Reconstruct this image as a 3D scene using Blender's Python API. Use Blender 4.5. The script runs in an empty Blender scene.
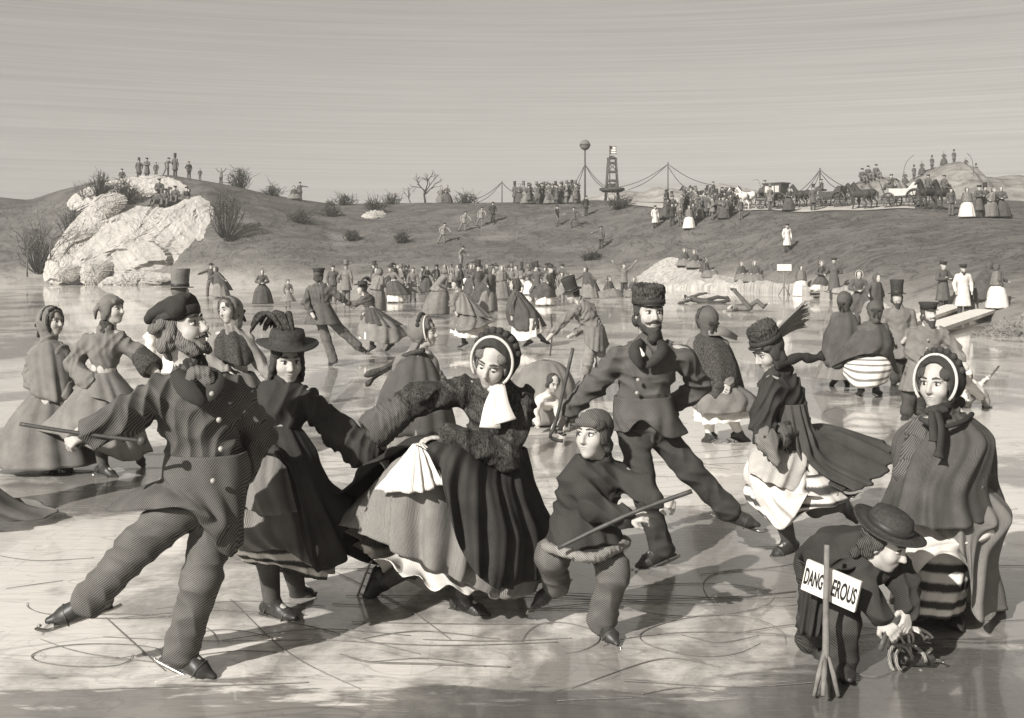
import bpy, math, random
import numpy as np
from math import radians as RD, sin, cos, pi
random.seed(7); rng = np.random.RandomState(5)
SC = bpy.context.scene; COL = SC.collection
# ------------------------------------------------------------------ camera, sky, sun, exposure
F, EYE, HY, CX = 1100.0, 1.9, 260.0, 512.0
cam = bpy.data.objects.new('camera', bpy.data.cameras.new('camera')); COL.objects.link(cam)
cam.location = (0, 0, EYE); cam.rotation_euler = (RD(90), 0, 0)
cam.data.sensor_width = 36; cam.data.lens = 36*F/1024; cam.data.shift_y = (HY-359)/1024
cam.data.clip_start = .1; cam.data.clip_end = 6000; SC.camera = cam
SUN_DIR = np.array([.56, .78, -.58])          # the way the light travels: from the camera's left shoulder
wd = bpy.data.worlds.new('World'); SC.world = wd; wd.use_nodes = True
wn, wl = wd.node_tree.nodes, wd.node_tree.links; wn.clear()
sky = wn.new('ShaderNodeTexSky'); sky.sky_type = 'NISHITA'; sky.sun_disc = False
sky.sun_elevation = math.asin(.58/np.linalg.norm(SUN_DIR)); sky.sun_rotation = math.atan2(-SUN_DIR[0], -SUN_DIR[1])
sky.air_density = 1.0; sky.dust_density = 1.5
bw = wn.new('ShaderNodeRGBToBW'); wl.new(sky.outputs[0], bw.inputs[0])
tc = wn.new('ShaderNodeTexCoord'); mp = wn.new('ShaderNodeMapping'); mp.inputs['Scale'].default_value = (1.6, 1.6, 7)
wl.new(tc.outputs['Generated'], mp.inputs[0])
n1 = wn.new('ShaderNodeTexNoise'); n1.inputs['Scale'].default_value = 3; n1.inputs['Detail'].default_value = 8; n1.inputs['Roughness'].default_value = .65
wl.new(mp.outputs[0], n1.inputs[0])
mp2 = wn.new('ShaderNodeMapping'); mp2.inputs['Scale'].default_value = (4, 4, 640); wl.new(tc.outputs['Generated'], mp2.inputs[0])
n2 = wn.new('ShaderNodeTexNoise'); n2.inputs['Scale'].default_value = 1; n2.inputs['Detail'].default_value = 3; wl.new(mp2.outputs[0], n2.inputs[0])
def wmath(op, a, b):
    m = wn.new('ShaderNodeMath'); m.operation = op
    for i, v in enumerate((a, b)):
        if hasattr(v, 'is_linked'): wl.new(v, m.inputs[i])
        else: m.inputs[i].default_value = v
    return m.outputs[0]
cl = wmath('ADD', wmath('MULTIPLY', n1.outputs[0], .12), wmath('MULTIPLY', n2.outputs[0], .40))
cl = wmath('ADD', cl, .71)
SKY_FLAT = 1.7                                 # thin even winter overcast mixed with the clear-sky gradient
lum = wmath('MULTIPLY', wmath('ADD', wmath('MULTIPLY', bw.outputs[0], .62), SKY_FLAT), cl)
tint = wn.new('ShaderNodeVectorMath'); tint.operation = 'SCALE'; tint.inputs[0].default_value = (1, .945, .865); wl.new(lum, tint.inputs['Scale'])
bg = wn.new('ShaderNodeBackground'); bg.inputs[1].default_value = .076; wl.new(tint.outputs[0], bg.inputs[0])
wo = wn.new('ShaderNodeOutputWorld'); wl.new(bg.outputs[0], wo.inputs[0])
sl = bpy.data.lights.new('sun', 'SUN'); sl.energy = 5.0; sl.angle = RD(.6); sl.color = (1, .97, .92)
sun = bpy.data.objects.new('sun', sl); COL.objects.link(sun)
from mathutils import Vector, Matrix
sun.rotation_euler = Vector(SUN_DIR).to_track_quat('-Z', 'Y').to_euler(); sun.location = (-30, -40, 40)
SC.view_settings.view_transform = 'Standard'; SC.view_settings.look = 'None'; SC.view_settings.gamma = 1
SC.view_settings.use_curve_mapping = False; SC.view_settings.exposure = 0.64
# ------------------------------------------------------------------ picture geometry: where a pixel's ray meets a depth
def V(*a): return np.array(a, float)
def Wp(px, py, Y): return V((px-CX)*Y/F, Y, EYE-(py-HY)*Y/F)
def ice_Y(py): return EYE*F/(py-HY)
def unit(v): v = np.asarray(v, float); return v/(np.linalg.norm(v)+1e-9)
def lerp(a, b, t): return np.asarray(a)*(1-t)+np.asarray(b)*t
# ------------------------------------------------------------------ materials
TINT = V(1.0, .95, .88)
def rgb(g): return tuple((TINT*g).tolist())+(1,)
MATS = {}
class NT:
    def __init__(s, name):
        s.m = bpy.data.materials.new(name); s.m.use_nodes = True; s.t = s.m.node_tree; s.n = s.t.nodes; s.l = s.t.links
        s.b = s.n['Principled BSDF']; s.tc = s.n.new('ShaderNodeTexCoord')
    def map(s, out='Object', scale=(1, 1, 1), rot=(0, 0, 0)):
        m = s.n.new('ShaderNodeMapping'); m.inputs['Scale'].default_value = scale; m.inputs['Rotation'].default_value = rot
        s.l.new(s.tc.outputs[out], m.inputs[0]); return m.outputs[0]
    def noise(s, vec, scale, detail=4, rough=.55, dist=0):
        t = s.n.new('ShaderNodeTexNoise'); t.inputs['Scale'].default_value = scale; t.inputs['Detail'].default_value = detail
        t.inputs['Roughness'].default_value = rough; t.inputs['Distortion'].default_value = dist; s.l.new(vec, t.inputs[0]); return t.outputs[0]
    def wave(s, vec, scale, dist=2, detail=2, dscale=1, direction='X'):
        t = s.n.new('ShaderNodeTexWave'); t.inputs['Scale'].default_value = scale; t.inputs['Distortion'].default_value = dist
        t.inputs['Detail'].default_value = detail; t.inputs['Detail Scale'].default_value = dscale; t.bands_direction = direction
        s.l.new(vec, t.inputs[0]); return t.outputs['Fac']
    def rng(s, x, a, b, c=0, d=1, smooth=False):
        t = s.n.new('ShaderNodeMapRange'); t.inputs[1].default_value = a; t.inputs[2].default_value = b
        t.inputs[3].default_value = c; t.inputs[4].default_value = d
        if smooth: t.interpolation_type = 'SMOOTHSTEP'
        s.l.new(x, t.inputs[0]); return t.outputs[0]
    def math(s, op, a, b=0):
        t = s.n.new('ShaderNodeMath'); t.operation = op
        for i, v in enumerate((a, b)):
            if hasattr(v, 'is_linked'): s.l.new(v, t.inputs[i])
            else: t.inputs[i].default_value = v
        return t.outputs[0]
    def mix(s, fac, a, b):
        t = s.n.new('ShaderNodeMix'); t.data_type = 'RGBA'
        if hasattr(fac, 'is_linked'): s.l.new(fac, t.inputs[0])
        else: t.inputs[0].default_value = fac
        for i, v in ((6, a), (7, b)):
            if hasattr(v, 'is_linked'): s.l.new(v, t.inputs[i])
            else: t.inputs[i].default_value = v
        return t.outputs[2]
    def bump(s, h, strength=.3, dist=.01):
        t = s.n.new('ShaderNodeBump'); t.inputs['Strength'].default_value = strength; t.inputs['Distance'].default_value = dist
        s.l.new(h, t.inputs['Height']); s.l.new(t.outputs[0], s.b.inputs['Normal'])
    def col(s, c):
        if hasattr(c, 'is_linked'): s.l.new(c, s.b.inputs['Base Color'])
        else: s.b.inputs['Base Color'].default_value = c
    def rough(s, r, spec=.25):
        s.b.inputs['Specular IOR Level'].default_value = spec
        if hasattr(r, 'is_linked'): s.l.new(r, s.b.inputs['Roughness'])
        else: s.b.inputs['Roughness'].default_value = r
def hatch(name, lo, hi, period=.016, rot=(0, .5, 0), uv=False, cover=.5, dist=4.5, spec=.12, rough=.85, namp=1.3):
    """woven or printed cloth: fine wavering lines of two tones"""
    if name in MATS: return MATS[name]
    k = NT(name)
    if uv: v = k.map('UV', (1, 1, 1), (0, 0, rot[1]))
    else: v = k.map('Object', (1, 1, 1), rot)
    w = k.wave(v, 2*pi/(20*period)*1.0, dist, 2, .35 if not uv else .5)
    big = k.noise(k.map('Object'), 7, 3); fine = k.noise(k.map('Object'), 150, 2)
    th = k.math('ADD', w, k.math('MULTIPLY', k.math('SUBTRACT', big, .5), namp))
    th = k.math('ADD', th, k.math('MULTIPLY', k.math('SUBTRACT', fine, .5), .6))
    f = k.rng(th, cover-.3, cover+.3, 0, 1, True)
    k.col(k.mix(f, rgb(lo), rgb(hi))); k.rough(rough, spec); k.bump(th, .25, .004)
    MATS[name] = k.m; return k.m
def plain(name, g, var=.25, scale=30, rough=.8, spec=.2, metal=0):
    if name in MATS: return MATS[name]
    k = NT(name); n = k.noise(k.map('Object'), scale, 5)
    k.col(k.mix(k.rng(n, .3, .7), rgb(g*(1-var)), rgb(g*(1+var)))); k.rough(rough, spec); k.b.inputs['Metallic'].default_value = metal
    k.bump(n, .15, .004); MATS[name] = k.m; return k.m
def M(n): return MATS[n]
# ------------------------------------------------------------------ mesh collector
class MB:
    def __init__(s): s.v = []; s.f = []; s.mi = []; s.uv = []; s.n = 0; s.sm = []
    def add(s, verts, faces, mi=0, uv=None, smooth=True):
        verts = np.asarray(verts, float); o = s.n; s.v.append(verts); s.n += len(verts)
        s.uv.append(np.zeros((len(verts), 2)) if uv is None else np.asarray(uv, float))
        for f in faces: s.f.append([i+o for i in f])
        s.mi += [mi]*len(faces) if not hasattr(mi, '__len__') else list(mi); s.sm += [smooth]*len(faces)
        return s
    def tube(s, pts, rad, n=8, mi=0, flat=None):
        pts = [np.asarray(p, float) for p in pts]; rad = [rad]*len(pts) if not hasattr(rad, '__len__') else rad
        vs = []; up = V(.13, .31, .94)
        for i, p in enumerate(pts):
            t = unit(pts[min(i+1, len(pts)-1)]-pts[max(i-1, 0)])
            a = np.cross(t, up);
            if np.linalg.norm(a) < .1: a = np.cross(t, V(1, 0, 0))
            a = unit(a); b = np.cross(t, a)
            for k in range(n):
                q = 2*pi*k/n; vs.append(p+rad[i]*(a*cos(q)+b*sin(q)*(flat or 1)))
        fs = [[i*n+k, i*n+(k+1) % n, (i+1)*n+(k+1) % n, (i+1)*n+k] for i in range(len(pts)-1) for k in range(n)]
        fs += [list(range(n))[::-1], [(len(pts)-1)*n+k for k in range(n)]]
        return s.add(vs, fs, mi)
    def box(s, c, half, R=None, mi=0):
        c = np.asarray(c, float); R = np.eye(3) if R is None else R
        vs = [c+R@(V(x, y, z)*half) for x in (-1, 1) for y in (-1, 1) for z in (-1, 1)]
        return s.add(vs, [[0, 1, 3, 2], [4, 6, 7, 5], [0, 4, 5, 1], [2, 3, 7, 6], [0, 2, 6, 4], [1, 5, 7, 3]], mi, smooth=False)
    def ell(s, c, r, R=None, n=12, mi=0):
        c = np.asarray(c, float); r = V(*r) if hasattr(r, '__len__') else V(r, r, r); R = np.eye(3) if R is None else R
        m = max(4, n//2); vs = []
        for i in range(m+1):
            a = pi*i/m
            for k in range(n):
                q = 2*pi*k/n; vs.append(c+R@(r*V(sin(a)*cos(q), sin(a)*sin(q), cos(a))))
        fs = [[i*n+k, (i+1)*n+k, (i+1)*n+(k+1) % n, i*n+(k+1) % n] for i in range(m) for k in range(n)]
        return s.add(vs, fs, mi)
    def lathe(s, prof, c=(0, 0, 0), R=None, n=28, oval=1.0, mi=0, wob=0):
        c = np.asarray(c, float); R = np.eye(3) if R is None else R; vs = []
        for r, z in prof:
            for k in range(n):
                q = 2*pi*k/n; vs.append(c+R@V(r*cos(q)*oval, r*sin(q), z+wob*r*r*cos(2*q)))
        m = len(prof)
        fs = [[i*n+k, i*n+(k+1) % n, (i+1)*n+(k+1) % n, (i+1)*n+k] for i in range(m-1) for k in range(n)]
        fs += [list(range(n))[::-1], [(m-1)*n+k for k in range(n)]]
        return s.add(vs, fs, mi)
    def ribbon(s, pts, w, up=(0, 0, 1), mi=0, th=.004):
        pts = [np.asarray(p, float) for p in pts]; vs = []
        for i, p in enumerate(pts):
            t = unit(pts[min(i+1, len(pts)-1)]-pts[max(i-1, 0)]); a = unit(np.cross(t, up)); b = unit(np.cross(a, t))
            ww = w[i] if hasattr(w, '__len__') else w
            for sx, sz in ((-1, 0), (1, 0), (1, 1), (-1, 1)): vs.append(p+a*ww*sx+b*th*sz)
        m = len(pts); fs = [[i*4+k, i*4+(k+1) % 4, (i+1)*4+(k+1) % 4, (i+1)*4+k] for i in range(m-1) for k in range(4)]
        return s.add(vs, fs+[[3, 2, 1, 0], [m*4-4, m*4-3, m*4-2, m*4-1]], mi)
    def build(s, name, mats, parent=None, loc=None, **props):
        me = bpy.data.meshes.new(name); v = np.concatenate(s.v)
        me.from_pydata(v.tolist(), [], s.f)
        for m in (mats if isinstance(mats, (list, tuple)) else [mats]): me.materials.append(m)
        me.polygons.foreach_set('material_index', s.mi); me.polygons.foreach_set('use_smooth', s.sm)
        uv = me.uv_layers.new(name='UVMap'); li = np.empty(len(me.loops), np.int32); me.loops.foreach_get('vertex_index', li)
        uv.data.foreach_set('uv', np.concatenate(s.uv)[li].astype(np.float32).ravel()); me.update()
        return link(name, me, parent, loc, **props)
def link(name, me, parent=None, loc=None, **props):
    o = bpy.data.objects.new(name, me); COL.objects.link(o)
    if parent is not None: o.parent = parent
    if loc is not None: o.location = loc
    for k, v in props.items(): o[k] = v
    return o
def thing(name, label, cat, loc=(0, 0, 0), rz=0, group=None):
    o = link(name, None, None, loc, label=label, category=cat); o.rotation_euler[2] = rz
    if group: o['group'] = group
    return o
def tag(o, label, cat, group=None):
    o['label'] = label; o['category'] = cat
    if group: o['group'] = group
    return o
KIDS = {}
def copy_tree(src, loc, rz=0, scale=1, label=None, group=None, shade=None):
    c = src.copy(); COL.objects.link(c); c.location = loc; c.rotation_euler[2] = rz; c.scale = (scale,)*3
    if label: c['label'] = label
    if group: c['group'] = group
    if src.name not in KIDS: KIDS[src.name] = [(k, list(k.children)) for k in src.children]
    for k, sub in KIDS[src.name]:
        d = k.copy(); COL.objects.link(d); d.parent = c
        for g in sub: e = g.copy(); COL.objects.link(e); e.parent = d
    return c
# ------------------------------------------------------------------ lofts between closed loops
def catmull(P, n, closed=True):
    P = np.asarray(P, float); m = len(P); t = np.linspace(0, m if closed else m-1, n, endpoint=not closed)
    i = np.floor(t).astype(int)
    if not closed: i = np.minimum(i, m-2)
    u = (t-i)[:, None] if P.ndim == 2 else (t-i).reshape((-1,)+(1,)*(P.ndim-1))
    g = (lambda k: P[k % m]) if closed else (lambda k: P[np.clip(k, 0, m-1)])
    a, b, c, d = g(i-1), g(i), g(i+1), g(i+2)
    return .5*((2*b)+(-a+c)*u+(2*a-5*b+4*c-d)*u**2+(-a+3*b-3*c+d)*u**3)
def ering(c, rx, ry, tilt=0, ang=0, n=8):
    """ellipse loop: starts at picture right, then the side towards the camera, left, back"""
    q = np.arange(n)*2*pi/n; x = rx*np.cos(q); y = -ry*np.sin(q)
    ca, sa = cos(ang), sin(ang)
    return np.asarray(c)+np.stack([x*ca-y*sa, x*sa+y*ca, x*tilt], 1)
def loft(mb, loops, nth=96, nt=26, folds=(14, .02), th=.012, mi=0, seed=0, pw=1.0, wav=0, uvs=(1, 1)):
    r = np.random.RandomState(seed); L = np.stack([catmull(l, nth) for l in loops])   # (m,nth,3)
    G = catmull(L, nt, closed=False)                                                  # (nt,nth,3)
    t = np.linspace(0, 1, nt)[:, None]; q = np.arange(nth)[None]*2*pi/nth
    cen = G.mean(1, keepdims=True); rad = G-cen; rad[..., 2] *= .25
    rad /= np.linalg.norm(rad, axis=2, keepdims=True)+1e-6
    n, amp = folds; ph = r.rand(6)*6.28
    wv = np.sin(n*q+ph[0]+1.3*np.sin(2*q+ph[1])+.9*t*np.sin(3*q+ph[2]))+.5*np.sin(round(n*1.7)*q+ph[3]+1.5*t)+.35*np.sin(round(n*.45)*q+ph[4])
    wv += .35*np.sin(9*t*3+4*np.sin(3*q+ph[5]))*.6
    ex = (.9*(1-np.abs(np.sin(.5*(n*q+ph[0]+1.3*np.sin(2*q+ph[1])))))-.4)
    G = G+rad*((wv*.55+ex)*amp*(.12+.88*t**pw))[..., None]
    if wav: G[..., 2] += wav*t**3*np.sin(n*.8*q+ph[2])
    inn = G-rad*th
    A = G.reshape(-1, 3); B = inn.reshape(-1, 3); N = nt*nth
    i, k = np.meshgrid(np.arange(nt-1), np.arange(nth), indexing='ij'); k2 = (k+1) % nth
    qf = np.stack([i*nth+k, (i+1)*nth+k, (i+1)*nth+k2, i*nth+k2], -1).reshape(-1, 4)
    hem = np.stack([(nt-1)*nth+np.arange(nth), N+(nt-1)*nth+np.arange(nth), N+(nt-1)*nth+(np.arange(nth)+1) % nth, (nt-1)*nth+(np.arange(nth)+1) % nth], 1)
    top = np.stack([np.arange(nth), (np.arange(nth)+1) % nth, N+(np.arange(nth)+1) % nth, N+np.arange(nth)], 1)
    fs = np.concatenate([qf, (qf+N)[:, ::-1], hem, top])
    # metric uv: around and down
    per = np.linalg.norm(np.diff(np.concatenate([G, G[:, :1]], 1), axis=1), axis=2).sum(1).max()
    ln = np.linalg.norm(np.diff(G, axis=0), axis=2).sum(0).mean()
    uv = np.stack([np.broadcast_to(np.abs(((q/pi) % 2)-1)*per*.5*uvs[0], (nt, nth)), np.broadcast_to(t*ln*uvs[1], (nt, nth))], -1).reshape(-1, 2)
    mb.add(np.concatenate([A, B]), fs.tolist(), mi, np.concatenate([uv, uv])); return mb
# ------------------------------------------------------------------ smooth solids: distance fields turned into one continuous surface
class Sdf:
    def __init__(s, h): s.h = h; s.p = []
    def cone(s, a, b, ra, rb=None, k=.02, m=0, sq=None, cut=False):
        a = np.asarray(a, float); b = np.asarray(b, float); rb = ra if rb is None else rb; ba = b-a; L = ba@ba+1e-12
        def fn(x, y, z):
            X, Y, Z = x-a[0], y-a[1], z-a[2]
            if sq is not None:
                d, f = sq; e = (X*d[0]+Y*d[1]+Z*d[2])*(1/f-1); X = X+d[0]*e; Y = Y+d[1]*e; Z = Z+d[2]*e
            t = np.clip((X*ba[0]+Y*ba[1]+Z*ba[2])/L, 0, 1)
            return np.sqrt((X-t*ba[0])**2+(Y-t*ba[1])**2+(Z-t*ba[2])**2)-(ra+(rb-ra)*t)
        R = max(ra, rb); s.p.append((np.minimum(a, b)-R, np.maximum(a, b)+R, fn, k, m, cut)); return s
    def path(s, pts, rad, k=.02, m=0, **kw):
        for i in range(len(pts)-1): s.cone(pts[i], pts[i+1], rad[i], rad[i+1], k, m, **kw)
        return s
    def ell(s, c, r, R=None, k=.02, m=0, cut=False):
        c = np.asarray(c, float); r = np.asarray(r, float)*np.ones(3); R = np.eye(3) if R is None else R
        def fn(x, y, z):
            X, Y, Z = x-c[0], y-c[1], z-c[2]
            q = [(X*R[0, i]+Y*R[1, i]+Z*R[2, i])/r[i] for i in range(3)]
            k0 = np.sqrt(q[0]**2+q[1]**2+q[2]**2); k1 = np.sqrt((q[0]/r[0])**2+(q[1]/r[1])**2+(q[2]/r[2])**2)+1e-9
            return k0*(k0-1)/k1
        e = np.sqrt(((R*r)**2).sum(1)); s.p.append((c-e, c+e, fn, k, m, cut)); return s
    def mesh(s, wr=0, wl=.09, seed=0):
        h = s.h; P = [p for p in s.p if not p[5]]; pad = 4*h
        lo = np.min([p[0] for p in P], 0)-pad; hi = np.max([p[1] for p in P], 0)+pad
        n = np.ceil((hi-lo)/h).astype(int)+1
        ax = [(lo[i]+h*np.arange(n[i])).astype(np.float32) for i in range(3)]
        f = np.full(n, 1., np.float32); mid = np.zeros(n, np.int8)
        for a, b, fn, k, m, cut in s.p:
            e = max(k, 2*h)+3*h
            i0 = np.clip(np.floor((a-e-lo)/h).astype(int), 0, n-1); i1 = np.clip(np.ceil((b+e-lo)/h).astype(int)+1, 1, n)
            if np.any(i1 <= i0): continue
            sl = tuple(slice(i0[i], i1[i]) for i in range(3))
            d = fn(ax[0][sl[0]][:, None, None], ax[1][sl[1]][None, :, None], ax[2][sl[2]][None, None, :]).astype(np.float32)
            g = f[sl]
            if cut:
                d = -d
                if k > 0: t = np.clip(.5-.5*(g-d)/k, 0, 1); g = g*(1-t)+d*t+k*t*(1-t)
                else: g = np.maximum(g, d)
            else:
                mm = mid[sl]; mm[d < g] = m
                if k > 0: t = np.clip(.5+.5*(g-d)/k, 0, 1); g = g*(1-t)+d*t-k*t*(1-t)
                else: g = np.minimum(g, d)
            f[sl] = g
        if wr:
            I = np.nonzero(np.abs(f) < max(4*h, 2*wr)); r = np.random.RandomState(seed); p = np.stack([ax[i][I[i]] for i in range(3)], 1)
            o = 0
            for j in range(3):
                k1 = unit(r.randn(3)*V(1, .6, 1.3))*2*pi/(wl*(1.4-.35*j)); k2 = unit(r.randn(3))*2*pi/(wl*2.6)
                o = o+(np.abs(np.sin(p@k1*.5+1.6*np.sin(p@k2+r.rand()*6)))-.6)*(.5, .8, .9)[j]
            f[I] += (wr*o).astype(np.float32)
        return nets(f, lo, h, mid)
def nets(f, lo, h, mid):
    s = f < 0; n = np.array(f.shape)
    C = [V(i, j, k).astype(int) for i in (0, 1) for j in (0, 1) for k in (0, 1)]
    cnt = sum(s[c[0]:n[0]-1+c[0], c[1]:n[1]-1+c[1], c[2]:n[2]-1+c[2]].astype(np.int8) for c in C)
    mask = (cnt > 0) & (cnt < 8); I = np.argwhere(mask); vid = np.full(mask.shape, -1, np.int32); vid[mask] = np.arange(len(I))
    val = [f[I[:, 0]+c[0], I[:, 1]+c[1], I[:, 2]+c[2]] for c in C]
    acc = np.zeros((len(I), 3)); num = np.zeros(len(I))
    for a in range(8):
        for b in range(a+1, 8):
            if abs(C[a]-C[b]).sum() != 1: continue
            m = (val[a] < 0) != (val[b] < 0); t = val[a][m]/(val[a][m]-val[b][m])
            acc[m] += C[a]+t[:, None]*(C[b]-C[a]); num[m] += 1
    Vt = lo+h*(I+acc/num[:, None]); Q = []
    for d in range(3):
        u, w = (d+1) % 3, (d+2) % 3
        sl0 = [slice(None)]*3; sl1 = [slice(None)]*3; sl0[d] = slice(0, -1); sl1[d] = slice(1, None)
        for a in (u, w): sl0[a] = slice(1, -1); sl1[a] = slice(1, -1)
        s0 = s[tuple(sl0)]; e = np.argwhere(s0 != s[tuple(sl1)])
        ins = s0[tuple(e.T)]; off = np.zeros(3, int); off[u] = off[w] = 1; e = e+off
        def cell(du, dw):
            g = e.copy(); g[:, u] -= du; g[:, w] -= dw; return vid[tuple(g.T)]
        q = np.stack([cell(1, 1), cell(0, 1), cell(0, 0), cell(1, 0)], 1); q[~ins] = q[~ins][:, ::-1]; Q.append(q)
    Q = np.concatenate(Q); Q = Q[(Q >= 0).all(1)]
    return Vt, Q, mid[tuple(I.T)]
def solid(mb, sdf, mi=0, multi=False, **kw):
    v, q, m = sdf.mesh(**kw); mb.add(v, q.tolist(), (m[q[:, 0]].tolist() if multi else mi), v[:, [0, 2]]); return mb
# ------------------------------------------------------------------ people
plain('skin', .36, .16, 20, .6, .25); plain('skin_far', .34, .06, 40, .8, .1)
plain('eye_white', .5, .03, 60, .35, .4); plain('ink', .025, .1, 60, .5, .3); plain('lips', .2, .1, 60, .6, .2)
plain('brow', .06, .2, 60)
hatch('hair_dark', .02, .10, .007, (0, .3, 0), cover=.62); hatch('hair_mid', .04, .20, .007, (0, .3, 0), cover=.5)
hatch('coat_black', .016, .06, .0075, (.2, .9, 0), cover=.56); hatch('coat_dark', .038, .125, .008, (.2, -.6, 0), cover=.5)
hatch('coat_grey', .08, .21, .008, (.3, .7, 0), cover=.5); hatch('trouser', .05, .155, .008, (.25, -.95, 0), cover=.5)
hatch('trouser_dark', .025, .08, .008, (.25, .8, 0), cover=.52); hatch('mid_cloth', .08, .28, .008, (.2, .8, 0), cover=.42)
hatch('pale_cloth', .30, .60, .009, (.2, .8, 0), cover=.3); hatch('white_cloth', .36, .62, .009, (.2, .9, 0), cover=.16)
hatch('glove', .05, .18, .006, (0, .8, 0), cover=.5); hatch('stocking', .03, .14, .006, (0, 1.57, 0)); hatch('sk_dark', .03, .11, .008, (0, .5, 0), True, .54)
hatch('sk_grey', .07, .22, .009, (0, .35, 0), True, .5); hatch('sk_mid', .09, .23, .009, (0, .25, 0), True, .42)
hatch('sk_pale', .20, .46, .010, (0, .2, 0), True, .3); hatch('sk_white', .36, .62, .010, (0, .3, 0), True, .15)
hatch('sk_black', .012, .062, .008, (0, .6, 0), True, .56)
k_ = NT('fur'); n_ = k_.noise(k_.map('Object', (1, 1, .3)), 130, 4, .75, .2); k_.col(k_.mix(k_.rng(n_, .38, .68), rgb(.014), rgb(.12))); k_.rough(.95, .08); k_.bump(n_, .9, .012); MATS['fur'] = k_.m
hatch('stripe', .06, .66, .10, (0, 1.5708, 0), True, .5, dist=.3, namp=.25); hatch('hoop', .14, .62, .07, (0, 1.5708, 0), True, .3, dist=.5, namp=.3)
plain('boot', .03, .3, 40, .45, .4); plain('steel', .35, .2, 60, .3, .5, .8); plain('leather', .06, .3, 60, .5, .3)
plain('felt', .035, .35, 60, .75, .2); plain('felt_grey', .13, .3, 60, .75, .2); plain('wood_dark', .05, .4, 20, .5, .35); plain('straw', .10, .35, 60)
plain('brass', .28, .2, 60, .35, .5)
def headR(yaw=0, pitch=0, roll=0):
    y, p, r = RD(yaw), RD(pitch), RD(roll); f0 = V(sin(y), -cos(y), 0); z = V(0, 0, 1)
    f = f0*cos(p)+z*sin(p); u = z*cos(p)-f0*sin(p); s = np.cross(u, f)
    u2 = u*cos(r)+s*sin(r); s2 = s*cos(r)-u*sin(r); return np.stack([f, s2, u2], 1)      # columns forward, side, up
class Head:
    def __init__(s, c, R, k): s.c, s.R, s.k = np.asarray(c, float), R, k
    def __call__(s, f, d, u): return s.c+s.R@(V(f, d, u)*s.k)
def sdf_head(S, H, m=0, female=False, detail=True):
    k, R = H.k, H.R; E = lambda p, r, kk=.02, cut=False: S.ell(H(*p), V(*r)*k, R, kk*k, m, cut)
    E((-.012, 0, .035), (.094, .076, .088)); j = .9 if female else 1
    E((.018, 0, -.05), (.066, .056*j, .064)); E((.062, 0, -.092), (.024, .026*j, .022), .03); E((.05, 0, -.02), (.042, .058, .06), .03)
    if not detail:
        S.cone(H(.085, 0, .012), H(.105, 0, -.028), .009*k, .013*k, .012*k, m); return
    for d in (-1, 1):
        E((.055, .036*d, -.028), (.03, .026, .026), .02); E((.097, .032*d, .010), (.020, .019, .0125), .012, True)
        E((-.006, .077*d, -.012), (.018, .008, .031), .006)
        S.cone(H(.083, .012*d, .031), H(.072, .05*d, .03), .010*k, .007*k, .012*k, m)
        E((.098, .0105*d, -.030), (.010, .008, .008), .008)
    S.cone(H(.088, 0, .022), H(.113, 0, -.024), .008*k, .0125*k, .012*k, m)
    E((.084, 0, -.056), (.012, .024, .007), .008); E((.082, 0, -.067), (.012, .020, .008), .008)
def face_parts(H, P, iris=(0, 0), female=False, brow='brow', lids=.55):
    k, R = H.k, H.R
    for d in (-1, 1):
        b = MB().ell(H(.074, .0315*d, .0095), V(.0145, .0165, .0105)*k, R, 12); e = b.build('eye', M('eye_white'), P)
        MB().ell(H(.0835, .0315*d+.004*iris[0], .0095+.003*iris[1]), V(.006, .0085, .0085)*k, R, 10).build('iris', M('ink'), e)
        MB().tube([H(.083, .014*d, .0205), H(.0885, .032*d, .0225), H(.076, .05*d, .016)], [.002*k, .0035*k, .0018*k], 6).build('eyelid', M('brow'), e)
        MB().tube([H(.094, .013*d, .036), H(.0915, .032*d, .043), H(.076, .053*d, .036)], [.0035*k, .0048*k, .002*k], 6).build('eyebrow', M(brow), P)
    MB().ell(H(.0895, 0, -.0555), V(.009, .021, .0042)*k, R, 12).ell(H(.0875, 0, -.0635), V(.009, .017, .0052)*k, R, 12).build('lips', M('lips'), P)
def sdf_hand(S, w, d, nrm, k=1, curl=.5, th=1, m=0, spread=.06):
    w = np.asarray(w, float); d = unit(d); nrm = unit(np.asarray(nrm)-d*(np.asarray(nrm)@d)); b = np.cross(nrm, d)
    c1 = w+d*.03*k; c2 = w+d*.078*k
    for q in (-1, 0, 1): S.cone(w+d*.005*k+b*.012*q*k, c2+b*.025*q*k, .020*k, .0155*k, .012*k, m, sq=(nrm, .8))
    for i, ln in zip((-1.5, -.5, .5, 1.5), (.95, 1.05, 1, .8) if th < 0 else (.8, 1, 1.05, .95)):
        p = c2+b*i*.0185*k; v = unit(d+b*spread*i); pts = [p]; a = 0
        for L, cu in ((.040, .7), (.027, 1), (.021, .8)):
            a += curl*cu; pts.append(pts[-1]+(v*cos(a)+nrm*sin(a))*L*ln*k)
        S.path(pts, [.0098*k, .009*k, .0082*k, .0068*k], .004*k, m)
    t0 = w+d*.022*k+b*th*.024*k; t1 = t0+unit(d*.6+b*th*.8+nrm*.35)*.042*k; t2 = t1+unit(d*.85+b*th*.1+nrm*(.3+curl*.4))*.036*k
    S.path([t0, t1, t2], [.0145*k, .0115*k, .009*k], .008*k, m)
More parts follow.
